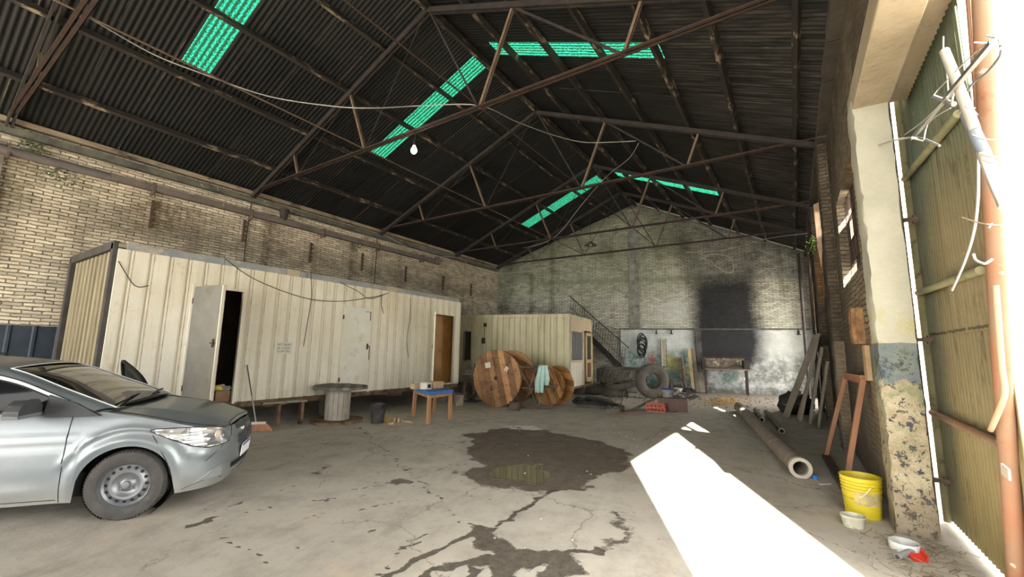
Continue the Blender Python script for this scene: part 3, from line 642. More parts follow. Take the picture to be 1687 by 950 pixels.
BLOCKER = mat('sun_blocker_wall', (.5, .47, .4), (.36, .33, .28), 2, .85, world=True)  # shared by the two added walls that only block sun
b = MB(); b.box((4.0, .1, 2.9), (3.4, .3, 5.8)); b.build('wall_sun_blocker_gate', BLOCKER, kind='structure')  # unseen wall, added to cut the edge of the sun patch
b = MB(); b.box((3.3, 15.2, 3.3), (4.5, .4, 6.6)); b.build('wall_sun_blocker_door', BLOCKER, kind='structure')  # unseen wall, added to keep direct sun out of the far doorway

# ================================================================== placing helpers
def wmat(o):
    q = Matrix.Translation(o.location) @ o.rotation_euler.to_matrix().to_4x4()
    return wmat(o.parent) @ q if o.parent else q
def wpart(b, name, m, parent, **k):
    """b holds world coordinates; link it as a part of parent"""
    inv = wmat(parent).inverted(); b.v = [inv @ p for p in b.v]; return b.build(name, m, parent, **k)

# ================================================================== containers
CREAM = NT('cream_container_paint', .6, .35); t = CREAM; o = t.pos(); sx, sy, sz = t.sep(o)
n2 = t.noise(o, 1.1, 6, .65, 2); c = t.mix(t.rng(n2, .35, .65), (.62, .565, .42), (.70, .66, .54))
c = t.mix(t.rng(sz, 1.0, 2.6, .35, 0), c, (.72, .72, .68))
c = t.mix(t.op('MULTIPLY', t.rng(t.noise(t.comb(t.op('MULTIPLY', t.op('ADD', sx, sy), 6), t.op('MULTIPLY', sz, .5)), 1, 6, .7, 3), .5, .72), .5), c, (.40, .33, .20))
c = t.mix(t.op('MULTIPLY', t.rng(t.noise(o, 4, 8, .75, 4), .57, .68), .6), c, (.48, .38, .21))
c = t.mix(t.rng(t.noise(o, 9, 8, .8, 5), .69, .74), c, (.10, .06, .035))
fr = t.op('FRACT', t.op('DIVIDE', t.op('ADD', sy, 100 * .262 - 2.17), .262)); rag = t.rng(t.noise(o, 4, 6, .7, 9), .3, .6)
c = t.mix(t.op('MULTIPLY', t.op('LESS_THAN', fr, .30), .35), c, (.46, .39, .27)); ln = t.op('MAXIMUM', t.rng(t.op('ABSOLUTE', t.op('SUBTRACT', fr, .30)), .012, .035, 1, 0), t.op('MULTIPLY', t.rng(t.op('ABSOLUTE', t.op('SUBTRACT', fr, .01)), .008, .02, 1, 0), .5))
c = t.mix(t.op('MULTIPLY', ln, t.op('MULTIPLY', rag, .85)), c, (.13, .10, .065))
t.L.new(c, t.b.inputs['Base Color']); t.L.new(t.bump(t.noise(o, 30, 5, .7, 6), .002), t.b.inputs['Normal']); CREAM = t.m
t = NT('green_cream_container_paint', .6, .35); o = t.pos(); sx, sy, sz = t.sep(o)
c = t.mix(t.rng(t.noise(o, 1.1, 6, .65, 2), .35, .65), (.45, .42, .26), (.56, .53, .36))
c = t.mix(t.op('MULTIPLY', t.rng(t.noise(t.comb(t.op('MULTIPLY', t.op('ADD', sx, sy), 6), t.op('MULTIPLY', sz, .5)), 1, 6, .7, 3), .45, .7), .7), c, (.24, .20, .11))
c = t.mix(t.rng(sz, 1.2, .3, 0, .5), c, (.30, .30, .20)); c = t.mix(t.rng(t.noise(o, 8, 8, .8, 5), .64, .7), c, (.07, .05, .03))
fr = t.op('FRACT', t.op('DIVIDE', t.op('ADD', sx, 100 * .2105 + 10.56), .2105)); c = t.mix(t.op('MULTIPLY', t.rng(t.op('ABSOLUTE', t.op('SUBTRACT', fr, .22)), .02, .05, 1, 0), t.rng(t.noise(o, 4, 6, .7, 9), .3, .6, .2, .8)), c, (.08, .065, .04))
t.L.new(c, t.b.inputs['Base Color']); OLIVE = t.m
t = NT('grimy_container_end', .7, .3); o = t.pos(); sx, sy, sz = t.sep(o)
c = t.mix(t.rng(t.noise(t.comb(t.op('MULTIPLY', sx, 5), t.op('MULTIPLY', sz, .5)), 1, 6, .7, 3), .35, .65), (.30, .265, .17), (.16, .135, .085)); t.L.new(c, t.b.inputs['Base Color']); GRIMYEND = t.m
RAILB = mat('blue_grey_rail', (.30, .30, .28), (.20, .215, .225), 2.5, .7, stains=(((.42, .35, .26), 3, .53, .63), ((.08, .06, .045), 5, .6, .7)), world=True)
DARKPOST = mat('dark_corner_post', (.035, .032, .03), (.06, .055, .048), 4, .8, world=True)
ROTWOOD = mat('rotten_sill_wood', (.13, .075, .045), (.21, .14, .09), 4, .9, world=True, stains=(((.05, .035, .025), 6, .5, .62),), bump=.01, bscale=14)
GREYDOOR = mat('grey_door_paint', (.14, .135, .115), (.19, .182, .155), 3, .65, world=True, stains=(((.13, .105, .07), 4, .57, .7), ((.10, .05, .03), 14, .66, .72)))
WHITEDOOR = mat('white_door_paint', (.66, .65, .58), (.58, .56, .46), 2, .55, world=True, stains=(((.50, .42, .27), 5, .57, .68), ((.15, .07, .03), 9, .70, .74)))
PLY = mat('orange_plywood', (.36, .185, .05), (.26, .125, .035), 2.5, .6, world=True, stains=(((.13, .06, .02), 3, .55, .7),))
INNER = mat('dark_cabin_lining', (.09, .075, .055), (.05, .04, .03), 3, .9, world=True)
BLACK = mat('black_rubber', (.012, .012, .012), None, rough=.7)
CABLE = mat('black_cable', (.02, .017, .014), None, rough=.6)

def rib_profile(L_, pitch, groove, depth, start=.08):
    """(distance, setback) along a ribbed sheet"""
    out = [(0, 0)]; x = start
    while x + pitch < L_:
        g = groove * pitch; out += [(x, 0), (x + g * .22, -depth), (x + g * .78, -depth), (x + g, 0)]; x += pitch
    out.append((L_, 0)); return out
def rib_wall(b, o, u, nrm, L_, z0, z1, pitch=.27, groove=.30, depth=.022, holes=(), start=.08, bow=0):
    o, u, nrm = V(o), V(u).normalized(), V(nrm).normalized(); pr = rib_profile(L_, pitch, groove, depth, start)
    xs = sorted(set([round(p_[0], 4) for p_ in pr] + [h[i] for h in holes for i in (0, 1)])); px = [p_[0] for p_ in pr]; pd = [p_[1] for p_ in pr]
    zs = sorted(set([z0, z1] + [h[i] for h in holes for i in (2, 3)] + list(np.linspace(z0, z1, 9))))
    b.grid(lambda a, z: o + u * a + nrm * (interp(a, px, pd) + bow * fbm(a * 1.3, z * .9)) + V((0, 0, z)), xs, zs, lambda a, z: any(h[0] < a < h[1] and h[2] < z < h[3] for h in holes))

C1X, C1B, C1Y0, C1Y1, C1Z0, C1Z1 = -8.8, -11.35, 2.05, 10.35, .50, 3.02
c1 = thing('office_container', 'long cream ribbed site cabin raised on blocks behind the silver car', 'container', (-10.07, 6.2, .0))
D1, D2, D3 = (1.08, 1.88, C1Z0, 2.56), (4.08, 4.90, C1Z0, 2.50), (7.14, 8.03, C1Z0 + .04, 2.56)
b = MB(); rib_wall(b, (C1X, C1Y0, 0), (0, 1, 0), (1, 0, 0), 8.3, C1Z0, C1Z1, .262, .3, .024, (D1, D2, D3), .12, .008)
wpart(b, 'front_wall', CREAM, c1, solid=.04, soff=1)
b = MB(); rib_wall(b, (C1B, C1Y0, 0), (1, 0, 0), (0, -1, 0), 2.45, C1Z0, C1Z1, .235, .5, .085, (), .05); wpart(b, 'end_wall', GRIMYEND, c1, solid=.03)
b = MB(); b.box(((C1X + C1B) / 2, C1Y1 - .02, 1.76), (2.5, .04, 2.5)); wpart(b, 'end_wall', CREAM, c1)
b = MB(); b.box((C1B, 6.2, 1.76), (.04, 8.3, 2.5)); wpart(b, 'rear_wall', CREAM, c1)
b = MB(); b.box(((C1X + C1B) / 2, 6.2, C1Z1 + .06), (2.55, 8.3, .06)); b.box((-9.6, 7.2, C1Z1 + .11), (.8, 2.4, .04), .05); wpart(b, 'roof', GRIMYEND, c1)
b = MB()
for y0, y1 in ((2.15, 3.55), (3.56, 4.72), (5.02, 5.18), (5.2, 7.35), (7.75, 10.3)): b.box((C1X - .02, (y0 + y1) / 2, C1Z1 + .06), (.09, y1 - y0, .13))
wpart(b, 'top_rail', RAILB, c1, bevel=.006)
TRP = mat('tan_rail_patch', (.42, .36, .26), (.36, .30, .21), 5, world=True)
for y0, y1 in ((4.73, 5.01), (7.36, 7.74)): b = MB(); b.box((C1X - .015, (y0 + y1) / 2, C1Z1 + .065), (.09, y1 - y0, .14)); wpart(b, 'rail_patch', TRP, c1)
b = MB(); b.box(((C1X + C1B) / 2, C1Y0 - .02, C1Z1 + .06), (2.5, .08, .13)); wpart(b, 'end_rail', DARKPOST, c1)
for x, y in ((C1X - .05, C1Y0 + .0), (C1B + .05, C1Y0), (C1X - .03, C1Y1)):
    b = MB(); b.box((x - .02, y, 1.79), (.13 if y < 3 else .07, .12, 2.66)); wpart(b, 'corner_post', DARKPOST, c1, bevel=.008)
b = MB(); rnd = random.Random(2)
def sill(u, y): 
    z0 = C1Z0 - .10 - .035 * abs(fbm(y * 2.1, 1)) - (.03 if int(y * 2) % 3 == 0 else 0)
    return V((C1X + [-.10, .012, .02, -.09][int(u)], y, [z0, z0, C1Z0 + .01, C1Z0 + .01][int(u)]))
b.grid(sill, (0, 1, 2, 3), np.linspace(C1Y0, C1Y1, 90)); b.grid(lambda u, y: sill([3, 0][int(u)], y), (0, 1), np.linspace(C1Y0, C1Y1, 90)); wpart(b, 'bottom_sill', ROTWOOD, c1)
b = MB(); b.box(((C1X + C1B) / 2, 6.2, C1Z0 - .04), (2.4, 8.2, .07)); wpart(b, 'cabin_floor', mat('worn_floorboard', (.19, .15, .11), (.12, .09, .06), 3, world=True), c1)
for c_, s_ in (((-10.1, 4.3, 1.75), (2.4, .04, 2.45)), ((-10.9, 3.2, 1.75), (.03, 2.2, 2.45)), ((-10.1, 5.9, 1.75), (2.4, .04, 2.45)), ((-10.1, 8.9, 1.75), (2.4, .04, 2.45))): b = MB(); b.box(c_, s_); wpart(b, 'inner_wall', INNER, c1)
b = MB(); b.box((-9.05, 9.72, 1.55), (.03, 1.2, 2.06)); wpart(b, 'plywood_panel', PLY, c1)
for D, nm in ((D1, 0), (D2, 1), (D3, 2)):
    b = MB(); y0, y1 = C1Y0 + D[0], C1Y0 + D[1]; x = C1X + .012
    b.box((x, y0 - .02, (D[2] + D[3]) / 2), (.07, .045, D[3] - D[2] + .05)); b.box((x, y1 + .02, (D[2] + D[3]) / 2), (.07, .045, D[3] - D[2] + .05)); b.box((x, (y0 + y1) / 2, D[3] + .022), (.08, y1 - y0 + .1, .045))
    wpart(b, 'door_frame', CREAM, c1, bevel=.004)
def leaf(D, ang, m_, w_=None, hinge=0, label=None):
    y0, y1 = C1Y0 + D[0], C1Y0 + D[1]; W = (w_ or (y1 - y0)) - .01; h = D[3] - D[2] - .01
    o_ = V((C1X + .03, y0 + .005, D[2] + .005)); u = V((math.sin(ang), math.cos(ang), 0)); n_ = V((math.cos(ang), -math.sin(ang), 0))
    def bx(a0, a1, z0, z1, t0, t1):
        b_ = MB(); b_.add([o_ + u * a + n_ * t_ + V((0, 0, z)) for a in (a0, a1) for t_ in (t0, t1) for z in (z0, z1)], [(0, 1, 3, 2), (4, 6, 7, 5), (0, 4, 5, 1), (2, 3, 7, 6), (0, 2, 6, 4), (1, 5, 7, 3)]); return b_
    d = wpart(bx(0, W, 0, h, -.018, .018), 'door', m_, c1, bevel=.004, label=label)
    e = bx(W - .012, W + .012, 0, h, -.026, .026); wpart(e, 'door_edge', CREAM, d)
    e = bx(W - .11, W - .07, 1.0, 1.14, .018, .035); e.add(*(lambda q: (q.v, q.f))(bx(W - .13, W - .04, 1.06, 1.08, .035, .06))); wpart(e, 'door_handle', RUST, d)
    for z in (.25, h - .3):
        e = bx(-.012, .02, z, z + .1, .005, .03); wpart(e, 'hinge', RUST, d)
    return d
leaf(D1, math.radians(80), GREYDOOR, label='grey unpainted door leaf standing open')
leaf(D2, 0, WHITEDOOR, label='closed white door leaf with rusty lock')
leaf(D3, math.radians(136), WHITEDOOR, label='white door leaf swung wide open')
b = MB(); b.box((C1X + .052, C1Y0 + D2[0] + .80, 1.42), (.006, .03, .34)); b.box((C1X + .052, C1Y0 + D2[0] + .77, 2.32), (.006, .02, .22)); b.box((C1X + .052, C1Y0 + D2[0] + .7, 2.42), (.006, .16, .012)); wpart(b, 'rust_mark', RUST, c1)
# slots and scars where fittings were torn off the ribs
b = MB()
for y, z, dy, dz in ((4.17, 2.15, .09, .025), (4.03, 1.95, .018, .38), (3.98, 1.72, .07, .05), (4.33, 1.74, .1, .02), (4.63, 1.73, .07, .02), (4.9, 1.95, .012, .38), (4.88, 1.73, .08, .03), (5.25, 1.97, .06, .02), (5.17, 1.62, .04, .05), (7.8, 1.95, .012, .3), (7.45, 1.72, .28, .012), (2.62, 2.42, .03, .03), (2.35, 1.9, .02, .03)):
    b.box((C1X + .004, y, z), (.012, dy, dz))
wpart(b, 'torn_slot', mat('dark_slot', (.03, .02, .015)), c1)
b = MB(); cc = 1
for pts in ([(370, 425, 0), (420, 460, .03), (500, 490, .04), (560, 496, .04), (620, 488, .03), (640, 482, .02)], [(512, 448, .02), (513, 490, .03), (505, 540, .03), (500, 570, .02)], [(560, 465, .01), (590, 480, .03), (610, 492, .03), (640, 482, .02)],
            [(676, 490, .02), (676, 520, .03), (670, 560, .02), (673, 588, .02)], [(629, 486, .01), (628, 500, .02), (632, 516, .01)], [(195, 430, .02), (222, 470, .05), (245, 470, .05)]):
    b.tube(smooth_path([atX(x, y, C1X + .03 + d) for x, y, d in pts], 5), .007, 6)
wpart(b, 'cable', CABLE, c1)
PAPER = mat('old_paper', (.62, .60, .52), (.55, .52, .42), 8, .8)
INK = mat('ink', (.10, .10, .11))
sg = thing('paper_notice', 'small white handwritten paper notice stuck on the long cream cabin wall', 'sign', atX(469, 573, C1X + .045), math.radians(90))
b = MB(); b.box((0, 0, 0), (.31, .006, .24)); b.build('sheet', PAPER, sg)
for i, tx in enumerate(('NO TIRAR', 'EL AGUA', 'CLIENTES')):
    text_mesh('lettering', tx, .062, INK, sg, Matrix.Translation((-.02, -.004, .068 - i * .068)) @ Matrix.Rotation(math.pi / 2, 4, 'X'), .0005)
BLOCKM = mat('grey_block', (.22, .20, .17), (.13, .115, .095), 5, .9, bump=.008, bscale=25)
for i, (x, y, lb) in enumerate(((-9.1, 3.0, 'concrete block pile holding up the long cabin behind the broom'), (-9.1, 6.15, 'concrete block pile holding up the long cabin behind the standing cable drum'), (-9.05, 9.9, 'concrete block pile holding up the door end of the long cabin'))):
    t_ = thing('block_pile', lb, 'blocks', (x, y, 0), 0, 'block piles under the long cabin')
    for k in range(2): b = MB(); b.box((0, 0, .089 + k * .183), (.4, .2, .18), rz=.08 * k); b.build('concrete_block', BLOCKM, t_, bevel=.01)
for x, y in ((-11.1, 3.0), (-11.1, 9.9)):
    b = MB(); b.box((x, y, .19), (.4, .3, .38)); b.build('block_pile', BLOCKM, label='concrete block pile deep under the back of the long cabin, at the %s end' % ('car' if y < 5 else 'drum'), cat='blocks', group='block piles under the back of the long cabin')

# smaller container, turned a little -----------------------------------
ph = .205; U = V((math.cos(ph), math.sin(ph), 0)); c2o = V((-6.15, 12.75, 0)); W2 = V((-.145, .99, 0)).normalized()
c2 = thing('site_container', 'olive cream ribbed container with a glazed end, standing behind the wooden cable drums', 'container', c2o - U * 2.2 + W2 * 1.4)
z0, z1 = .38, 2.66; L2 = 4.6; N2 = V((U.y, -U.x, 0)); E2 = V((W2.y, -W2.x, 0))
b = MB(); st = c2o - U * L2; rib_wall(b, st, U, N2, L2, z0, z1, .215, .22, .03, ((.72, 1.05, 1.15, 2.2),), .1, .004); wpart(b, 'front_wall', OLIVE, c2, solid=.03)
b = MB(); b.bar(st + V((0, 0, 1.5)) + W2 * 2.85, c2o + V((0, 0, 1.5)) + W2 * 2.85, .04, 2.3); wpart(b, 'rear_wall', OLIVE, c2)
b = MB(); b.bar(st + V((0, 0, 1.5)), st + V((0, 0, 1.5)) + W2 * 2.85, .04, 2.3); wpart(b, 'end_wall', OLIVE, c2)
b = MB(); b.prism([(0, 0), (L2, 0), (L2, 1), (0, 1)], st + V((0, 0, z1 + .07)), U, W2 * 2.87, .05); wpart(b, 'roof', GRIMYEND, c2)
b = MB(); b.prism([(0, 0), (L2, 0), (L2, 1), (0, 1)], st + V((0, 0, z0 - .05)), U, W2 * 2.87, .05); wpart(b, 'cabin_floor', INNER, c2)
b = MB(); b.bar(st + V((0, 0, z1 + .055)), c2o + V((0, 0, z1 + .055)), .08, .12); b.bar(c2o + V((0, 0, z1 + .055)), c2o + V((0, 0, z1 + .055)) + W2 * 2.87, .08, .12); wpart(b, 'top_rail', OLIVE, c2, bevel=.006)
b = MB(); b.bar(st + V((0, 0, z0 - .03)), c2o + V((0, 0, z0 - .03)), .08, .1); b.bar(c2o + V((0, 0, z0 - .03)), c2o + V((0, 0, z0 - .03)) + W2 * 2.87, .08, .09); wpart(b, 'bottom_rail', ROTWOOD, c2)
for q in (c2o, c2o + W2 * 2.83, st): b = MB(); b.box(q + V((0, 0, 1.52)), (.12, .12, 2.38), rz=ph); wpart(b, 'corner_post', OLIVE, c2, bevel=.006)
e0 = c2o + E2 * .03
def ep(a, z): return e0 + W2 * a + V((0, 0, z))
def ebox(a0, a1, za, zb, t_=.04, d=0): q = MB(); q.bar(ep(a0, (za + zb) / 2) + E2 * d, ep(a1, (za + zb) / 2) + E2 * d, t_, zb - za); return q
wpart(ebox(.06, 2.8, 2.3, 2.66), 'end_header', mat('orange_cream_panel', (.56, .45, .30), (.47, .37, .24), 3, world=True), c2)
wpart(ebox(.06, 1.62, z0, 1.2), 'end_panel', CREAM, c2)
FR2 = mat('cream_window_frame', (.60, .54, .42), (.45, .33, .2), 5, world=True)
b = ebox(.06, .16, 1.2, 2.3, .06); q = ebox(1.5, 1.68, z0, 2.3, .07); b.add(q.v, q.f); q = ebox(.06, 1.68, 1.17, 1.25, .06); b.add(q.v, q.f); q = ebox(.06, 1.68, 2.22, 2.3, .06); b.add(q.v, q.f)
wf_ = wpart(b, 'window_frame', FR2, c2)
wpart(ebox(.16, 1.5, 1.25, 2.22, .012), 'window_pane', mat('grey_plastic_film', (.14, .14, .15), (.08, .08, .085), 4, .35, world=True, stretch=(1, 1, .4)), wf_)
YW = mat('yellowed_frame', (.50, .38, .20), (.42, .30, .15), 4, world=True)
b = ebox(1.75, 1.9, .46, 2.24, .05, .06); q = ebox(2.45, 2.68, .46, 2.24, .05, .06); b.add(q.v, q.f)
for za, zb in ((.46, .62), (1.14, 1.26), (2.12, 2.24)): q = ebox(1.75, 2.68, za, zb, .05, .06); b.add(q.v, q.f)
d2 = wpart(b, 'door', YW, c2); wpart(ebox(1.9, 2.45, 1.26, 2.12, .01, .06), 'door_pane', mat('dark_pane', (.02, .025, .025), (.04, .045, .045), 6, .2, world=True), d2)
wpart(ebox(1.9, 2.45, .62, 1.14, .012, .06), 'door_panel', mat('brown_panel', (.12, .055, .03)), d2)
wpart(ebox(2.7, 2.84, z0, 2.3, .06), 'door_post', YW, c2)
q = MB(); q.bar(st + U * .88 + N2 * -.05 + V((0, 0, 1.15)), st + U * .88 + N2 * -.05 + V((0, 0, 2.2)), .4, .02, U); wpart(q, 'side_window_pane', INNER, c2)
q = MB()
for za, zb in ((2.18, 2.24), (1.12, 1.18)): q.bar(st + U * .66 + N2 * .02 + V((0, 0, (za + zb) / 2)), st + U * 1.1 + N2 * .02 + V((0, 0, (za + zb) / 2)), .03, zb - za)
q.bar(st + U * 1.07 + N2 * .02 + V((0, 0, 1.15)), st + U * 1.07 + N2 * .02 + V((0, 0, 2.2)), .03, .05, U); wpart(q, 'side_window_frame', OLIVE, c2)
q = MB(); q.box(st + U * 1.58 + N2 * .03 + V((0, 0, 2.42)), (.1, .05, .13), ph); q.box(st + U * 1.53 + N2 * .03 + V((0, 0, 1.86)), (.12, .04, .2), ph); q.tube([st + U * 1.57 + N2 * .03 + V((0, 0, 2.4)), st + U * 1.55 + N2 * .03 + V((0, 0, 1.9))], .01, 6); wpart(q, 'socket_box', DARKSTEEL, c2)
for a, lb in ((.35, 'pale sleeper block under the glazed end of the smaller container, closer to the drums'), (2.2, 'white painted sleeper under the far corner of the glazed container end')):
    q = MB(); q.bar(c2o - U * .75 + W2 * a + V((0, 0, .165)), c2o - U * .05 + W2 * a + V((0, 0, .165)), .22, .32); q.build('support_block', BLOCKM, label=lb, cat='blocks', bevel=.01)
q = MB(); q.bar(st + U * .3 + W2 * .3 + V((0, 0, .165)), st + U * .9 + W2 * .3 + V((0, 0, .165)), .3, .32); q.build('support_block', BLOCKM, label='support block under the end of the smaller container next to the long cabin', cat='blocks')

# ================================================================== the silver car
HD = .63; car = thing('car', 'silver hatchback car with steel wheels, its passenger side mirror casing broken open', 'car', (-5.70, 1.93, 0), -HD)
OUT = [(.76, 0), (.757, .12), (.75, .25), (.73, .4), (.69, .54), (.61, .665), (.50, .745), (.37, .79), (.22, .812), (0, .825)]
OUT += [(-x, .825 + .006 * math.sin(x)) for x in np.arange(.15, 2.9, .15)] + [(-3.0, .81), (-3.2, .76), (-3.33, .66), (-3.40, .45), (-3.42, 0)]
op = smooth_path([V((ry, fx, 0)) for fx, ry in OUT], 5); arc = [0.0]
for p0, p1 in zip(op, op[1:]): arc.append(arc[-1] + (p1 - p0).length)
def outl(s_):
    x = interp(s_, arc, [p_.x for p_ in op]); y = interp(s_, arc, [p_.y for p_ in op]); e = .03
    d = V((interp(s_ + e, arc, [p_.x for p_ in op]) - interp(s_ - e, arc, [p_.x for p_ in op]), interp(s_ + e, arc, [p_.y for p_ in op]) - interp(s_ - e, arc, [p_.y for p_ in op]), 0)).normalized()
    return V((x, y, 0)), V((-d.y, d.x, 0)) * (1)
if outl(1.5)[1].x < 0:
    _o = outl
    def outl(s_): a_, b_ = _o(s_); return a_, -b_
S_SIDE = interp(0, [-p_.y for p_ in op][:60], arc[:60])      # arc length at the front axle
def sof(fx): return interp(-fx, [-p_.y for p_ in op], arc)
def inset(z, s_):
    k = interp(z, (.15, .22, .32, .48, .62, .70, .78, .88, .97, 1.05), (.055, .03, .008, .0, .002, .012, .022, .045, .085, .12))
    fr = max(0, 1 - s_ / .9)
    k += fr * interp(z, (.15, .25, .38, .46, .52, .6, .70, .8), (.06, .0, .0, .025, .0, .005, .05, .10))
    return k
def zc(fx): return interp(fx, (-.25, -.05, .2, .4, .55, .66, .72), (.955, .945, .92, .885, .83, .765, .70))
def ze(fx): return interp(fx, (-.3, .0, .2, .4, .55, .7), (.945, .89, .845, .79, .74, .69))
def hoodz(fx, ry): return zc(fx) - (zc(fx) - ze(fx)) * min(1, abs(ry) / .70) ** 2.2
def belt(fx): return interp(fx, (-3.42, -2.6, -1.5, -.9, -.3), (.98, .99, .955, .935, .93))
def S(s_, z, off=0.0):
    p_, n_ = outl(s_)
    if s_ > .8:      # swage line along the doors and the lip round each wheel arch
        off += .010 * math.exp(-((z - (.735 + .02 * p_.y)) / .022) ** 2) * min(1, max(0, (-.1 - p_.y) / .3)) + .012 * math.exp(-((z - .30) / .03) ** 2) * min(1, max(0, (-.5 - p_.y) / .2))
        for wx in (0.0, -2.52):
            d = math.hypot(p_.y - wx, z - .29); off += .016 * math.exp(-((d - .40) / .035) ** 2) + .014 * math.exp(-((d - .50) / .02) ** 2) * (z > .5)
    elif s_ > .2: off += .012 * math.exp(-((z - .50 - .1 * (.8 - s_)) / .02) ** 2) * (s_ - .2) / .6
    return p_ + n_ * (off - inset(z, s_)) + V((0, 0, z))
WF, WR, RA = 0.0, -2.52, .345
def zbot(fx, ry):
    z = .185 if fx > -.38 else .19
    if ry > .5:
        for wx in (WF, WR):
            d = abs(fx - wx)
            if d < RA: z = max(z, .29 + math.sqrt(RA * RA - d * d))
    return z
def ztopf(s_):
    p_, n_ = outl(s_)
    if p_.y > -.25:
        for _ in range(4):
            q = p_ - n_ * inset(hoodz(p_.y, p_.x), s_) if _ else p_
            z = hoodz(q.y, q.x)
        return z
    return belt(p_.y)
def mirror(b, eps=1e-4):
    n = len(b.v); b.v += [V((-p_.x, p_.y, p_.z)) for p_ in b.v]; b.f += [tuple(reversed([i + n for i in f])) for f in b.f]; return b
t = NT('silver_car_paint', .33, .5); t.b.inputs['Metallic'].default_value = .4; t.b.inputs['Coat Weight'].default_value = .35; t.b.inputs['Coat Roughness'].default_value = .08
o = t.obj(); sx, sy, sz = t.sep(o)
c = t.mix(t.rng(t.noise(o, 2.5, 6, .7, 1), .4, .7), (.17, .195, .21), (.21, .225, .235)); dz_ = t.rng(t.op('ADD', sz, t.op('MULTIPLY', t.noise(o, 7, 6, .8, 2), .2)), .5, .2, 0, .8)
c = t.mix(dz_, c, (.33, .31, .26)); t.L.new(c, t.b.inputs['Base Color']); t.L.new(t.rng(dz_, 0, .5, .40, .7), t.b.inputs['Roughness']); PAINT = t.m
GLASS = mat('car_glass', (.012, .016, .016), None, rough=.04, spec=.9); GLASS.node_tree.nodes['Principled BSDF'].inputs['IOR'].default_value = 2.0; SIDEGLASS = mat('tinted_side_glass', (.006, .007, .008), None, rough=.1, spec=.12)
PLASTIC = mat('dark_grey_plastic', (.035, .037, .04), (.05, .052, .055), 8, .5); CHROME = mat('chrome', (.75, .75, .75), None, rough=.15, metal=1)
TYRE = mat('tyre_rubber', (.035, .033, .031), (.06, .056, .05), 8, .85, stains=(((.11, .10, .08), 5, .55, .7),)); STEEL = mat('steel_rim', (.20, .21, .22), (.15, .155, .16), 6, .45, .6)
ss = np.concatenate([np.linspace(0, 1.0, 30), np.arange(1.02, arc[-1], .022), [arc[-1]]])
b = MB()
def body(s_, t_):
    p_, n_ = outl(s_); z0_ = zbot(p_.y, p_.x); z1_ = ztopf(s_); return S(s_, lerp(z0_, z1_, t_))
b.grid(body, ss, np.linspace(0, 1, 22)); b.f = [tuple(reversed(f)) for f in b.f]
# shoulder behind the cowl, up to the glass line
def shoulder(s_, t_):
    q = S(s_, ztopf(s_)); return V((q.x - .055 * t_, q.y, q.z + .012 * t_ * (2 - t_)))
b.grid(shoulder, [s_ for s_ in ss if -3.0 < outl(s_)[0].y < -.2], (0, .5, 1)); 
mirror(b); body_ = b.build('body', PAINT, car, smooth=45)
me_ = body_.data
# hood
b = MB()
def hood(fx, v_):
    s_ = sof(fx) if fx < .70 else .4
    edge = None
    for _ in range(1):
        lo_, hi_ = 0.0, sof(-.3)
        for _k in range(30):
            md_ = (lo_ + hi_) / 2; q = S(md_, ztopf(md_))
            if q.y > fx: lo_ = md_
            else: hi_ = md_
        edge = S(lo_, ztopf(lo_)).x
    ry = edge * v_; return V((ry, fx, hoodz(fx, ry) + .001 + .008 * math.exp(-((abs(ry) - .46) / .05) ** 2) * min(1, max(0, (.6 - fx) / .3))))
b.grid(hood, list(np.linspace(-.25, .60, 22)) + list(np.linspace(.62, S(0, ztopf(0)).y - .001, 8)), np.linspace(0, 1, 22)); b.f = [tuple(reversed(f)) for f in b.f]; mirror(b); b.build('hood', PAINT, car, smooth=45)
# panel gaps
gap = mat('panel_gap', (.008, .008, .008)); b = MB()
b.tube([V((q.x, q.y, q.z + .003)) for q in (hood(fx, .90 if fx < .45 else .90 + (fx - .45) * .2) for fx in np.linspace(-.2, .60, 18))], .0035, 5)
b.tube([S(s_, z, .001) for s_, z in [(sof(-.44), z) for z in np.linspace(.92, .2, 16)]], .0035, 5)
b.tube([S(sof(x), z, .001) for x, z in ((.33, .36), (.30, .46), (.25, .56), (.20, .66), (.16, .72))], .003, 5)
b.tube([S(s_, z, .001) for s_, z in ((.50, .60), (.45, .64), (.41, .70), (.42, .745), (.36, .765), (.2, .77), (0, .772))], .0035, 5)
b.tube([S(s_, z, .001) for s_, z in ((.58, .59), (.60, .55), (.68, .50), (.75, .44))], .003, 5)
b.tube([S(s_, z, .001) for s_, z in ((0, .245), (.3, .245), (.55, .25), (.75, .26), (.86, .235), (.92, .21))], .0025, 5)
b.tube([S(sof(x), z, .001) for x, z in ((-.46, .22), (-1.3, .23), (-2.1, .24))], .003, 5); mirror(b); b.build('panel_gap', gap, car)
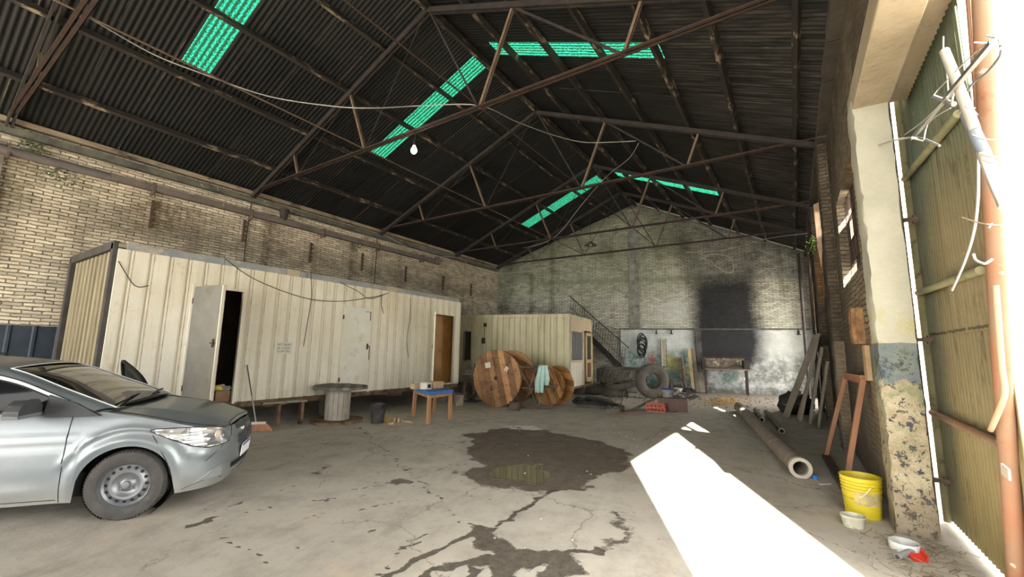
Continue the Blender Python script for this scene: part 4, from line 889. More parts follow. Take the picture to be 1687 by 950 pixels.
# headlights
HS = (.50, .62, .74, .88, 1.0, 1.12, 1.20); HU = (.712, .738, .755, .768, .772, .772, .768); HL = (.59, .572, .568, .60, .66, .715, .757)
t = NT('headlight', .12, .8); o = t.obj(); vor = t.N.new('ShaderNodeTexVoronoi'); vor.inputs['Scale'].default_value = 13; t.L.new(t.vadd(o, (1, .6, 2.2), 'MULTIPLY'), vor.inputs['Vector'])
c = t.mix(t.rng(t.sep(vor.outputs['Color'])[0], .2, .8), (.75, .74, .70), (.22, .23, .25)); t.L.new(c, t.b.inputs['Base Color']); t.b.inputs['Metallic'].default_value = .5; t.b.inputs['Coat Weight'].default_value = 1
t.L.new(t.bump(vor.outputs[0], .02), t.b.inputs['Normal']); HEAD = t.m
for sg_ in (1, -1):
    b = MB(); b.grid(lambda s_, v_: S(s_, lerp(interp(s_, HS, HL), interp(s_, HS, HU), v_), .008), np.linspace(.5, 1.2, 24), np.linspace(0, 1, 6)); rim = [S(s_, interp(s_, HS, HL), .006) for s_ in np.linspace(.5, 1.2, 24)] + [S(s_, interp(s_, HS, HU), .006) for s_ in np.linspace(1.2, .5, 24)]
    r_ = MB(); r_.tube(rim, .005, 5, closed=True)
    if sg_ < 0: b.v = [V((-p_.x, p_.y, p_.z)) for p_ in b.v]; r_.v = [V((-p_.x, p_.y, p_.z)) for p_ in r_.v]
    hl = b.build('headlight', HEAD, car, smooth=True); r_.build('headlight_rim', gap, hl)
    b = MB(); b.lathe([(.05, -.02), (.045, 0), (.0, .012)], 18, S(.64, .665, .005) if sg_ > 0 else V((-S(.64, .665, .005).x, *S(.64, .665, .005).yz)), (sg_ * .35, .9, 0)); b.build('lamp_lens', mat('amber_lens', (.5, .42, .33), None, rough=.1), hl)
# grilles, emblem, plate, bumper details
GR = mat('grille_mesh', (.05, .055, .06), (.10, .105, .11), 30, .4)
b = MB(); fs_ = np.linspace(0, .30, 8); b.grid(lambda s_, v_: S(s_, lerp(.665 - .0 * s_, .722, v_), .004), fs_, (0, .5, 1)); mirror(b); g = b.build('upper_grille', GR, car)
b = MB()
for z in (.672, .686, .700, .714): b.tube([S(s_, z, .010) for s_ in fs_], .0035, 5)
mirror(b); b.build('grille_bar', PLASTIC, g)
b = MB(); b.grid(lambda s_, v_: S(s_, lerp(.50 + .18 * s_ * s_ * 2, .625, v_), .004), fs_, (0, .5, 1)); mirror(b); g = b.build('lower_grille', GR, car)
b = MB()
for k in range(6):
    b.tube([S(.01 + k * .05, .52, .010), S(.035 + k * .05, .57, .012), S(.01 + k * .05, .615, .010)], .004, 5); b.tube([S(.06 + k * .05, .52, .010), S(.035 + k * .05, .57, .012), S(.06 + k * .05, .615, .010)], .004, 5)
mirror(b); b.build('grille_bar', PLASTIC, g)
fc = S(0, .645); b = MB(); b.prism([(-.075, .012), (-.035, .012), (-.03, .024), (.03, .024), (.035, .012), (.075, .012), (.075, -.012), (.035, -.012), (.03, -.024), (-.03, -.024), (-.035, -.012), (-.075, -.012)], V((0, fc.y + .004, .645)), (-1, 0, 0), (0, 0, 1), .012); b.build('emblem', CHROME, car)
fc = S(0, .42); pl_ = thing('number_plate', None, None, (0, fc.y + .02, .425)); pl_.parent = car; pl_.rotation_euler = (math.radians(-6), 0, 0)
b = MB(); b.box((0, 0, 0), (.40, .008, .13)); b.build('plate', mat('plate_white', (.75, .76, .78)), pl_, bevel=.002)
b = MB(); b.box((0, .005, .05), (.385, .003, .02)); b.build('plate_band', mat('plate_blue', (.04, .08, .35)), pl_)
b = MB(); b.grid(lambda s_, v_: S(s_, lerp(.30, .355, v_), .004), np.linspace(0, .42, 8), (0, 1)); mirror(b); b.build('air_intake', gap, car)
b = MB(); b.grid(lambda s_, v_: S(s_, lerp(.27, .275 + .09 * interp(s_, (.5, .6, .8), (.0, 1, .6)), v_), .003), np.linspace(.56, .80, 8), (0, 1)); fr2 = mat('grey_bumper_recess', (.20, .22, .23)); b.build('fog_recess', fr2, car); b.v = [V((-q.x, q.y, q.z)) for q in b.v]; b.build('fog_recess', fr2, car)
b = MB(); b.tube([S(s_, z, .004) for s_, z in ((.83, .25), (.76, .29), (.70, .335), (.60, .375), (.45, .385), (.30, .37))], [.004, .01, .012, .01, .006, .003], 6); mirror(b); b.build('bumper_crease', PAINT, car, smooth=True)
# greenhouse: pillars and roof
GLp = [V((.775, -.30, .945)), V((.735, -.62, 1.10)), V((.655, -1.0, 1.245)), V((.605, -1.5, 1.325)), V((.60, -2.1, 1.325)), V((.64, -2.7, 1.21)), V((.69, -3.15, 1.02))]
WSp = [V((.655, -.19, .955)), V((.62, -.55, 1.11)), V((.545, -1.03, 1.305)), V((.50, -1.5, 1.37)), V((.50, -2.1, 1.375)), V((.52, -2.6, 1.30)), V((.56, -3.1, 1.06))]
gl = smooth_path(GLp, 8); ws = smooth_path(WSp, 8)
b = MB(); n = len(gl)
b.grid(lambda i, t_: gl[int(i)].lerp(ws[int(i)], t_) + V((.012 * math.sin(math.pi * t_), 0, .010 * math.sin(math.pi * t_))), range(n), np.linspace(0, 1, 5))
i0 = 16
def roofp(i, t_):
    p_ = ws[int(i)]; return V((p_.x * (1 - t_), p_.y - (.0 if i < i0 + 1 else 0) + .055 * (1 - (1 - t_) ** 2) * (1 if i <= 18 else 0.3), p_.z + .035 * (1 - (1 - t_) ** 2)))
b.grid(roofp, range(i0, 41), np.linspace(0, 1, 10)); mirror(b); rf = b.build('roof', PAINT, car, smooth=40)
b = MB(); b.grid(lambda i, t_: V((ws[int(i)].x * (1 - t_), ws[int(i)].y + .055 * (1 - (1 - t_) ** 2), ws[int(i)].z + (.0 + .028 * math.sin(i / 16 * 2)) * (1 - (1 - t_) ** 2) - .004)), range(0, i0 + 1), np.linspace(0, 1, 12)); mirror(b); b.build('windshield', GLASS, car, smooth=True)
b = MB(); b.grid(lambda i, t_: V((ws[int(i)].x * (1 - t_), ws[int(i)].y, ws[int(i)].z + .03 * (1 - (1 - t_) ** 2) - .004)), range(40, n), np.linspace(0, 1, 6)); mirror(b); b.build('rear_window', GLASS, car, smooth=True)
b = MB(); b.tube([ws[i] + V((.0, .0, .004)) for i in range(0, i0 + 1)], .005, 5); b.tube([roofp(i0, t_) + V((0, .004, .004)) for t_ in np.linspace(0, 1, 8)], .004, 5); mirror(b); b.build('windshield_seal', mat('pale_seal', (.62, .64, .65)), car)
# side windows: glass, frame and door
b = MB()
def bl(y): q = S(sof(y), belt(y)); return V((q.x - .05, y, q.z + .012))
def gtop(i): return gl[i].lerp(ws[i], -.10) + V((-.012, 0, -.035))
b.grid(lambda i, t_: bl(gl[int(i)].y).lerp(gtop(int(i)), t_) + V((.012 * math.sin(t_ * math.pi) * 1.2, 0, 0)), range(8, n - 3), np.linspace(0, 1, 8)); mirror(b); sw = b.build('side_window', SIDEGLASS, car, smooth=True)
b = MB()      # light door frame between glass and roof rail
b.grid(lambda i, t_: gtop(int(i)).lerp(gl[int(i)], t_) + V((.004, 0, 0)), range(4, n - 2), (0, .5, 1)); mirror(b); b.build('door_frame', PAINT, car, smooth=True)
b = MB(); b.tube([gl[i] + V((.004, 0, 0)) for i in range(5, n - 3)], .004, 5); b.tube([gtop(i) + V((.006, 0, 0)) for i in range(7, n - 3)], .006, 5); b.tube([bl(y) + V((.006, 0, 0)) for y in np.linspace(-.62, -2.9, 20)], .007, 5); mirror(b); b.build('window_seal', gap, car)
q0 = [V((.79, -.24, .905)), V((.805, -.62, .905)), V((.805, -.62, .95)), V((.735, -.64, 1.09)), V((.768, -.42, 1.01))]
for sg_ in (1, -1): b = MB(); b.add([V((p_.x + .012, p_.y, p_.z)) for p_ in q0] + [V((p_.x - .02, p_.y, p_.z)) for p_ in q0], [(0, 1, 2, 3, 4), (9, 8, 7, 6, 5)] + [(i, i + 5, (i + 1) % 5 + 5, (i + 1) % 5) for i in range(5)]); b.v = [V((p_.x * sg_, p_.y, p_.z)) for p_ in b.v]; b.build('mirror_base', PLASTIC, car, bevel=.004)
# mirrors
for sg_ in (1, -1):
    b = MB(); r0 = random.Random(1)
    c_ = V((.93 * sg_, -.70, .985))
    if sg_ > 0:
        prof = [(-.135, -.055), (.13, -.05), (.135, .0), (.10, .05), (.02, .085), (-.08, .075), (-.135, .02)]
        b.add([c_ + V((0, a * .0, 0)) + V((x, .05, z)) for x, z in prof] + [c_ + V((x * .95, -.055, z * .95)) for x, z in prof], [tuple(range(7))] + [(i, i + 7, (i + 1) % 7 + 7, (i + 1) % 7) for i in range(7)] if False else [(i, (i + 1) % 7, (i + 1) % 7 + 7, i + 7) for i in range(7)] + [tuple(range(7))])
        mr = b.build('wing_mirror', PLASTIC, car, bevel=.008, label='mirror casing without its cover, wires showing')
        b = MB(); b.box(c_ + V((-.02, .0, -.045)), (.30, .11, .03)); b.box(c_ + V((-.15, 0, -.05)), (.12, .07, .03)); b.build('mirror_arm', mat('mid_grey_plastic', (.13, .135, .14)), mr, bevel=.006)
        b = MB(); b.box(c_ + V((0, -.035, .0)), (.2, .02, .09)); b.box(c_ + V((.05, -.05, .01)), (.05, .02, .06)); b.build('mirror_inner', mat('mirror_guts', (.20, .215, .22), (.07, .07, .07), 30), mr)
        b = MB(); b.tube(smooth_path([c_ + V((-.13, .03, -.02)), c_ + V((-.10, -.06, .02)), c_ + V((-.04, -.08, .02)), c_ + V((0, -.07, -.01)), c_ + V((.03, -.06, .0))], 5), .006, 6); b.build('loose_wire', mat('white_wire', (.7, .7, .68)), mr)
    else:
        b.blob(c_, (.24, .12, .15), 3, 12, .05); mr = b.build('wing_mirror', PLASTIC, car, smooth=True)
        b = MB(); b.bar(c_ + V((.08, .02, -.04)), V((-.78, -.6, .93)), .06, .04); b.build('mirror_arm', PLASTIC, mr)
# cowl, wipers, antenna
b = MB(); b.grid(lambda x, t_: V((x, lerp(-.24, -.12 - .1 * (x / .66) ** 2, t_), .955 + .028 * (1 - (x / .66) ** 2) + .006 * (1 - t_))), np.linspace(-.66, .66, 20), (0, .5, 1)); b.f = [tuple(reversed(f)) for f in b.f]; b.build('cowl', gap, car)
for x0_, x1_ in ((.55, -.0), (-.05, -.60)):
    b = MB(); p0 = V((x0_, -.20, .975)); p1 = V((x1_, -.27, 1.02)); b.tube([p0, p0.lerp(p1, .5) + V((0, 0, .02)), p1], .008, 6); b.tube([p0.lerp(p1, -.1) + V((0, -.03, .01)), p1 + V((-.03 if x0_ > 0 else 0, -.01, .0))], .006, 6); b.build('wiper', BLACK, car)
b = MB(); b.blob((0, -1.42, 1.425), (.04, .11, .025), 1, 8, .0); b.tube([V((0, -1.45, 1.43)), V((0, -1.75, 1.58))], [.004, .002], 6); b.build('roof_antenna', BLACK, car)
# far front door standing open (only its window frame shows over the bonnet)
dr = thing('open_door', None, None, (-.80, -.46, 0), math.radians(-58)); dr.parent = car
b = MB(); b.box((.0, -.52, .56), (.07, 1.04, .70)); b.build('door_shell', PAINT, dr, bevel=.03)
fr_ = [V((.0, .0, .90)), V((.0, -.02, .95)), V((.02, -.28, 1.10)), V((.06, -.52, 1.20)), V((.09, -.80, 1.27)), V((.10, -1.02, 1.28)), V((.03, -1.04, .92))]
b = MB(); b.tube(smooth_path(fr_, 4), .022, 8); b.build('door_window_frame', gap, dr, smooth=True)
b = MB(); b.add([p_ for p_ in fr_] , [tuple(range(7))]); b.build('door_window', mat('door_glass', (.05, .06, .055), None, rough=.05, trans=.85), dr, solid=.004)
# wheels
def wheel(fx, sg_):
    c_ = V((.705 * sg_, fx, .295)); ax = (sg_, 0, 0)
    b = MB(); b.lathe([(.195, -.09), (.235, -.098), (.275, -.092), (.292, -.07), (.297, -.03), (.297, .03), (.293, .07), (.280, .092), (.24, .103), (.20, .098), (.192, .09)], 56, c_, ax, closed=True)
    ty = b.build('wheel', TYRE, car, smooth=40)
    b = MB()
    for k in range(72):
        a_ = 2 * math.pi * k / 72; d = V((0, math.cos(a_), math.sin(a_))); b.bar(c_ + d * .296 + V((sg_ * .055, 0, 0)), c_ + d * .284 + V((sg_ * .088, 0, 0)), .013, .012, d)
    b.build('tread_block', TYRE, ty)
    b = MB(); b.lathe([(.197, .085), (.193, .098), (.187, .085), (.182, .055), (.165, .040), (.150, .045), (.125, .062), (.105, .060), (.085, .040), (.065, .035), (.045, .055), (.032, .058), (.028, .075), (.0, .077)], 48, c_, ax, cap0=False, cap1=False); b.build('rim', STEEL, ty, smooth=35)
    b = MB(); b.lathe([(.19, -.08), (.19, .04)], 32, c_, ax, cap0=True, cap1=False); b.build('rim_barrel', gap, ty)
    b = MB()
    for k in range(16):
        a_ = 2 * math.pi * k / 16; q = c_ + V((sg_ * .0505, math.cos(a_) * .146, math.sin(a_) * .146)); b.lathe([(.0135, 0), (.0135, .004)], 10, q, (sg_ * .9, -math.cos(a_) * -.35, math.sin(a_) * .35))
    b.build('rim_hole', gap, ty)
    for k in range(4):
        a_ = math.pi / 4 + math.pi / 2 * k; q = c_ + V((sg_ * .034, math.cos(a_) * .055, math.sin(a_) * .055)); b = MB(); b.lathe([(.011, 0), (.011, .016), (.006, .02)], 6, q, ax); b.build('wheel_bolt', STEEL, ty)
    b = MB(); b.lathe([(.34, -.14), (.34, .06)], 32, c_ + V((-sg_ * .06, 0, 0)), ax, cap1=False); b.build('wheel_well', gap, car)
for fx in (WF, WR):
    for sg_ in (1, -1): wheel(fx, sg_)
b = MB(); b.box((0, -1.3, .30), (1.35, 3.6, .2)); b.build('underbody', gap, car)
b = MB(); b.box((-.28, -1.35, .82), (.44, .12, .6)); b.box((.28, -1.35, .82), (.44, .12, .6)); b.build('seat', mat('seat_cloth', (.05, .05, .05)), car, bevel=.04)

# ================================================================== things standing about
def island(m_, amt=.5):
    nt = m_.node_tree; b_ = nt.nodes['Principled BSDF']; src = b_.inputs['Base Color'].links[0].from_socket; g = nt.nodes.new('ShaderNodeNewGeometry'); r = nt.nodes.new('ShaderNodeMapRange'); r.inputs['To Min'].default_value = 1 - amt; r.inputs['To Max'].default_value = 1 + amt * .5
    nt.links.new(g.outputs['Random Per Island'], r.inputs['Value']); x = nt.nodes.new('ShaderNodeMix'); x.data_type = 'RGBA'; x.blend_type = 'MULTIPLY'; x.inputs[0].default_value = 1; nt.links.new(src, x.inputs[6]); nt.links.new(r.outputs[0], x.inputs[7]); nt.links.new(x.outputs[2], b_.inputs['Base Color'])
WOOD = mat('cable_drum_wood', (.30, .15, .065), (.40, .22, .10), 3, .75, stretch=(1, 1, 1), stains=(((.13, .06, .03), 4, .5, .66), ((.08, .04, .025), 9, .64, .7)), bump=.004, bscale=30)
WOOD2 = mat('orange_drum_wood', (.46, .23, .07), (.34, .16, .055), 4, .7, stains=(((.16, .08, .035), 5, .55, .7),), bump=.004, bscale=30)
GREYWOOD = mat('grey_weathered_wood', (.30, .265, .21), (.20, .17, .13), 5, .85, stains=(((.09, .075, .055), 6, .55, .68),), bump=.004, bscale=26)
DRUMTOP = mat('dusty_round_top', (.20, .18, .15), (.13, .115, .095), 5, .8, bump=.004, bscale=22)
for m_ in (WOOD, WOOD2, DRUMTOP): island(m_)
IRON = mat('old_iron', (.16, .115, .085), (.09, .065, .052), 7, .75, .3)
def flange(R_, th, planks, ax_mtx, rot, m_, parent, name='flange', hole=.045):
    """a disc sawn from parallel planks: one part, its planks cut at the rim"""
    b = MB(); wd = 2 * R_ / planks
    for k in range(planks):
        a0, a1 = -R_ + k * wd + .004, -R_ + (k + 1) * wd - .004; n_ = 8; xs = np.linspace(a0, a1, n_)
        top = [(x, math.sqrt(max(0, R_ * R_ - x * x))) for x in xs]; poly = [(x, -y) for x, y in top] + [(x, y) for x, y in reversed(top)]
        dz = .004 * ((k * 7) % 3 - 1); pts = [ax_mtx @ V((*(Matrix.Rotation(rot, 2) @ __import__('mathutils').Vector((x, y))), z)) for z in (-th / 2 + dz, th / 2 + dz) for x, y in poly]; q = len(poly)
        b.add(pts, [tuple(range(q - 1, -1, -1)), tuple(range(q, 2 * q))] + [(i, (i + 1) % q, q + (i + 1) % q, q + i) for i in range(q)])
    b.lathe([(R_ - .001, -th * .36), (R_ - .001, th * .36), (R_ * .9, th * .3), (R_ * .9, -th * .3)], 48, ax_mtx @ V((0, 0, 0)), ax_mtx.to_3x3() @ V((0, 0, 1)), closed=True)
    return b.build(name, m_, parent)
def drum(name, lb, loc, R_, core, L_, rz, mf, planks=8, group=None, tilt=0.0, bolts=True, rot=.25):
    """cable drum lying on its rims; local +y is the axis"""
    d = thing(name, lb, 'cable drum', loc, rz, group)
    for k, y in enumerate((-L_ / 2, L_ / 2)):
        M_ = Matrix.Translation((0, y, R_)) @ Matrix.Rotation(math.pi / 2, 4, 'X')
        f = flange(R_, .06, planks, M_, rot + k * .9, mf, d)
        if k == 0:
            b = MB(); b.lathe([(.075, 0), (.075, .012), (.045, .014), (.045, .0)], 20, (0, y - .03, R_), (0, -1, 0), closed=True); b.build('hub_plate', IRON, f); b = MB(); b.lathe([(.044, .0), (.044, .004)], 16, (0, y - .034, R_), (0, -1, 0)); b.build('hub_hole', BLACK, f)
            if bolts:
                for a_ in (.6, 1.55, 2.6, 3.9, 4.9, 5.8): b = MB(); b.lathe([(.02, 0), (.018, .012)], 10, (math.cos(a_) * R_ * .48, y - .03, R_ + math.sin(a_) * R_ * .48), (0, -1, 0)); b.build('bolt', IRON, f)
    b = MB(); n_ = 18
    for k in range(n_):
        a_ = 2 * math.pi * k / n_; p_ = V((math.cos(a_) * core, 0, R_ + math.sin(a_) * core)); b.bar(p_ + V((0, -L_ / 2 + .02, 0)), p_ + V((0, L_ / 2 - .02, 0)), 2 * math.pi * core / n_ * .94, .02, (math.cos(a_), 0, math.sin(a_)))
    b.build('core', WOOD2, d); return d
dr1 = drum('cable_drum', 'largest wooden cable drum, brown flange with two paper labels facing the camera', (-6.98, 10.28, 0), .775, .46, .84, .05, WOOD, 8, 'wooden cable drums')
for cx, cz, w_, h_, a_ in ((-.28, 1.12, .18, .15, -.2), (.33, 1.03, .10, .14, .5)):
    b = MB(); b.box((0, 0, 0), (w_, .004, h_)); lb_ = b.build('paper_label', PAPER, dr1); lb_.location = (cx, -.456, cz); lb_.rotation_euler = (0, a_, 0)
b = MB()
for x, z, l_, a_ in ((-.02, .015, .10, .2), (.01, -.015, .08, .1)): b.bar((x - l_ / 2, -.003, z), (x + l_ / 2, -.003, z + .01), .004, .006)
b.build('scrawl', INK, lb_)
b = MB(); b.tube([V((.15 * math.cos(a_), -.455, 1.28 + .06 * math.sin(a_))) for a_ in np.linspace(.5, 2.7, 9)], .011, 6); b.build('rope_mark', IRON, dr1)
drum('cable_drum', 'small wooden cable drum behind the metal trestle with the towel', (-5.98, 11.35, 0), .56, .3, .5, -.16, WOOD2, 7, 'wooden cable drums', rot=.5)
# upright drum used as a table
d = thing('drum_table', 'grey upright cable drum used as a table in front of the long cabin', 'table', (-8.13, 5.72, 0), .4, 'wooden cable drums')
flange(.54, .05, 9, Matrix.Translation((.05, 0, .715)) @ Matrix.Rotation(math.radians(1.5), 4, 'Y'), .5, DRUMTOP, d, 'drum_top')
flange(.52, .05, 9, Matrix.Translation((0, 0, .027)), 1.2, ROTWOOD, d, 'drum_base')
b = MB(); n_ = 16
for k in range(n_): a_ = 2 * math.pi * k / n_; p_ = V((math.cos(a_) * .235, math.sin(a_) * .235, 0)); b.bar(p_ + V((0, 0, .05)), p_ + V((0, 0, .69)), .088, .022, (math.cos(a_), math.sin(a_), 0))
b.build('core', mat('pale_grey_core_wood', (.40, .37, .32), (.28, .25, .21), 6, .85, stretch=(1, 1, .3), stains=(((.13, .11, .09), 5, .58, .7),)), d)
t_ = thing('low_bench', 'rough low wooden bench standing behind the upright cable drum', 'bench', (-8.50, 4.72, 0), 1.35)
b = MB(); b.bar((-.35, 0, .46), (.45, 0, .46), .22, .035); b.build('seat', GREYWOOD, t_, bevel=.004)
for x in (-.05, .38): b = MB(); b.bar((x, 0, 0), (x, 0, .445), .16, .05, (1, 0, 0)); b.build('leg', ROTWOOD, t_)
# broom
p = fl(420, 711); bt = atX(407, 601, C1X + .12)
t_ = thing('broom', 'push broom with faded orange bristles leaning against the long cabin by the car bonnet', 'broom', (p.x, p.y, 0))
hb = V((0, 0, .17)); top = V(bt) - V(p); b = MB(); b.tube([hb, hb.lerp(top, .45)], .0125, 8); b.build('lower_handle', mat('grey_handle', (.32, .31, .29)), t_)
b = MB(); b.tube([hb.lerp(top, .45), top], .0125, 8); b.build('handle', mat('brown_handle', (.16, .085, .055)), t_)
b = MB(); b.bar((-.10, -.13, .155), (.10, .13, .155), .05, .05); b.build('broom_head', mat('pale_broom_head', (.5, .45, .40)), t_, bevel=.008)
b = MB(); rnd = random.Random(3)
for k in range(170):
    u = rnd.uniform(-1, 1); q = V((u * .10 + rnd.uniform(-.02, .02), u * .13 + rnd.uniform(-.02, .02), .14)); e = V((u * .17 + rnd.uniform(-.04, .04), u * .22 + rnd.uniform(-.04, .04), .004)); b.tube([q, e], [.005, .0035], 4)
b.build('bristles', mat('faded_orange_bristle', (.50, .27, .12), (.45, .22, .17), 9), t_)
# small box inside the open door
t_ = thing('junk_carton', 'brown cardboard box of yellow rags and bags just inside the open grey door', 'box', (-9.02, 3.82, .501), .1)
b = MB(); b.box((0, 0, .11), (.3, .3, .2)); b.build('carton', mat('brown_carton', (.20, .115, .06), (.26, .16, .09), 6), t_, bevel=.005)
for i, (c_, s_, m_) in enumerate((((-.02, -.05, .25), (.2, .16, .12), (.6, .5, .08)), ((.05, .08, .24), (.2, .16, .1), (.33, .34, .33)), ((-.06, .06, .27), (.12, .12, .08), (.45, .42, .36)))):
    b = MB(); b.blob(c_, s_, i, 10, .3); b.build('crumpled_bag', mat('bag%d' % i, m_), t_)
# buckets
def bucket(name, lb, loc, r0, r1, h, m_, rz=0, handle=True, hooks=None, ribs=(.88, .80), inner=None):
    t_ = thing(name, lb, 'bucket', loc, rz)
    prof = [(r0, 0), (r0 + .004, .012)]
    for z in sorted(list(np.linspace(.05, 1, 18)) + [r - .015 for r in ribs] + [r + .012 for r in ribs] + list(ribs)):
        k = .007 if any(abs(z - r) < .001 for r in ribs) else 0; prof.append((lerp(r0, r1, z) + k, z * h))
    prof += [(r1 + .006, h), (r1 + .006, h + .006), (r1 - .006, h + .006), (r1 - .008, h - .03), (r0 - .006, .012)]
    b = MB(); b.lathe(prof, 40, (0, 0, 0)); b.build('bucket_shell', m_, t_, smooth=35)
    if handle:
        b = MB(); b.tube([V((math.sin(a_) * (r1 + .012), -math.cos(a_) * (r1 + .012) * .55 - .03, h * .86 - math.cos(a_) * h * .42 * 1)) for a_ in np.linspace(-1.5, 1.5, 16)], .0045, 6); b.build('handle', handle if handle is not True else IRON, t_)
        for s_ in (-1, 1): b = MB(); b.lathe([(.018, 0), (.014, .016)], 12, (s_ * (r1 - .004), 0, h * .86), (s_, 0, 0)); b.build('handle_lug', m_, t_)
    return t_
p = fl(625, 697); bucket('black_bucket', 'black plastic bucket on the floor beside the upright cable drum', (p.x - .1, p.y + .03, 0), .125, .155, .38, mat('scuffed_black_plastic', (.018, .018, .02), (.05, .05, .05), 7, .45), .4)
YEL = NT('yellow_bucket_plastic', .45, .5); t = YEL; o = t.obj(); sx, sy, sz = t.sep(o)
c = t.mix(t.rng(t.noise(o, 5, 7, .75, 1), .55, .7), (.50, .40, .015), (.32, .26, .04)); c = t.mix(t.rng(t.noise(o, 12, 7, .8, 2), .6, .68), c, (.14, .11, .03)); t.L.new(c, t.b.inputs['Base Color']); YELM = t.m
yb = bucket('yellow_bucket', 'dirty yellow paint bucket with a white handle, standing against the gate pillar', (.475, 5.66, 0), .14, .168, .37, YELM, math.radians(-60), mat('white_handle', (.6, .58, .5)), ribs=(.90, .82, .74, .66))
b = MB(); b.grid(lambda a_, z: V((math.cos(a_) * (lerp(.14, .168, z / .37) + .0025), math.sin(a_) * (lerp(.14, .168, z / .37) + .0025), z)), np.linspace(-1.0, .5, 14), (.125, .25)); b.build('worn_label', mat('worn_label_print', (.48, .40, .12), (.25, .21, .12), 14, .6, stains=(((.55, .52, .4), 7, .55, .65),)), yb)
b = MB(); b.lathe([(.1545, .168), (.1555, .176)], 40, (0, 0, 0), cap0=False, cap1=False); b.build('label_stripe', mat('dark_stripe', (.06, .05, .03), (.5, .4, .05), 20), yb)
b = MB(); b.lathe([(.143, .10), (.0, .11)], 24, cap0=False, cap1=False); b.build('dried_mortar', mat('dried_mortar', (.25, .2, .1)), yb)
# white bowl, ring, red scoop, grey tube
p = fl(1399, 866); t_ = thing('plastic_tub', 'small milky plastic tub on the floor in front of the yellow bucket', 'tub', (.36, 5.25, 0), .3)
b = MB(); b.lathe([(.085, 0), (.09, .012), (.10, .075), (.106, .08), (.108, .10), (.108, .10), (.095, .075), (.084, .012), (0, .01)], 36, cap1=False); b.v = [V((q.x * .9, q.y * .78, q.z)) for q in b.v]; b.build('tub_shell', mat('milky_plastic', (.50, .50, .40), (.42, .41, .32), 6, .4), t_, smooth=40)
p = fl(1490, 905); b = MB(); b.lathe([(.098, 0), (.102, .05), (.098, .062), (.09, .058), (.086, .012), (0, .01)], 40, (.655, 4.9, 0), cap1=False); b.build('white_dish', mat('white_enamel', (.62, .63, .62), (.48, .48, .47), 6, .4), smooth=40, label='round white dish at the foot of the gate pillar', cat='dish')
t_ = thing('dustpan', 'small bright red plastic scoop lying beside the white dish', 'scoop', (.705, 4.72, .0), math.radians(20))
b = MB(); b.prism([(-.05, -.05), (.045, -.06), (.055, .05), (-.045, .055)], (0, 0, .004), (1, 0, 0), (0, .94, .34), .012); b.build('scoop_blade', mat('red_plastic', (.55, .035, .02), None, rough=.35), t_, bevel=.003)
b = MB(); b.bar((.045, -.03, .02), (.05, .05, .055), .012, .05); b.build('scoop_side', mat('red_plastic_side', (.5, .03, .02), None, rough=.35), t_)
a_ = fl(1478, 922); c_ = fl(1518, 906); b = MB(); b.pipe((a_.x, a_.y, .022), (c_.x, c_.y, .024), .022, .017, 16); b.build('grey_tube', mat('grey_pvc', (.25, .26, .27), None, rough=.5), smooth=40, label='short grey plastic tube lying next to the red scoop', cat='pipe')
# big pipes
PIPEM = mat('dirty_cement_pipe', (.24, .20, .155), (.15, .12, .09), 6, .85, stains=(((.34, .31, .26), 5, .55, .7),), bump=.004, bscale=20); PIPEI = mat('pipe_mouth', (.44, .41, .34), (.34, .31, .25), 6)
def pipe_(name, lb, a_, c_, ro, ri, collar=False, group=None):
    a_, c_ = V(a_), V(c_); t_ = thing(name, lb, 'pipe', ((a_.x + c_.x) / 2, (a_.y + c_.y) / 2, 0), 0, group)
    b = MB(); b.pipe(a_, c_, ro, ri, 28); wpart(b, 'pipe_wall', PIPEM, t_, smooth=40)
    b = MB(); d = (c_ - a_).normalized(); b.pipe(c_ - d * (.07 if collar else .015), c_ + d * .004, ro + (.012 if collar else .002), ri - .002, 28); wpart(b, 'pipe_mouth', PIPEI, t_, smooth=40); return t_
pipe_('large_pipe', 'long thick cement pipe lying on the floor, its open end towards the gate', (-1.36, 13.5, .12), (-.02, 6.82, .12), .118, .088, True)
pipe_('thin_pipe', 'thin grey pipe lying beside the thick pipe, longer one of two', (-.72, 13.55, .055), (-.30, 10.3, .055), .055, .04)
pipe_('thin_pipe', 'thin grey pipe lying beside the thick pipe, shorter one of two', (-.98, 13.7, .055), (-.72, 11.75, .055), .055, .04)
b = MB(); b.lathe([(.03, 0), (.034, .035), (.022, .05), (0, .052)], 14, (.13, 6.88, 0), cap1=False); b.build('bottle_cap', mat('blue_plastic', (.02, .18, .55)), label='blue plastic cap on the floor by the mouth of the thick pipe', cat='cap')
b = MB(); b.bar((.16, 6.62, .006), (.27, 6.72, .008), .02, .01); b.build('paper_scrap', PAPER, label='thin pale scrap near the blue cap', cat='scrap')
b = MB(); b.add([V((-.02, 6.5, .003)), V((.05, 6.46, .004)), V((.10, 6.5, .003)), V((.02, 6.54, .005))], [(0, 1, 2, 3)]); b.build('plastic_wrapper', mat('pink_wrapper', (.4, .2, .2), (.35, .33, .3), 20), solid=.003, label='crushed reddish wrapper in front of the pipe mouth', cat='wrapper')
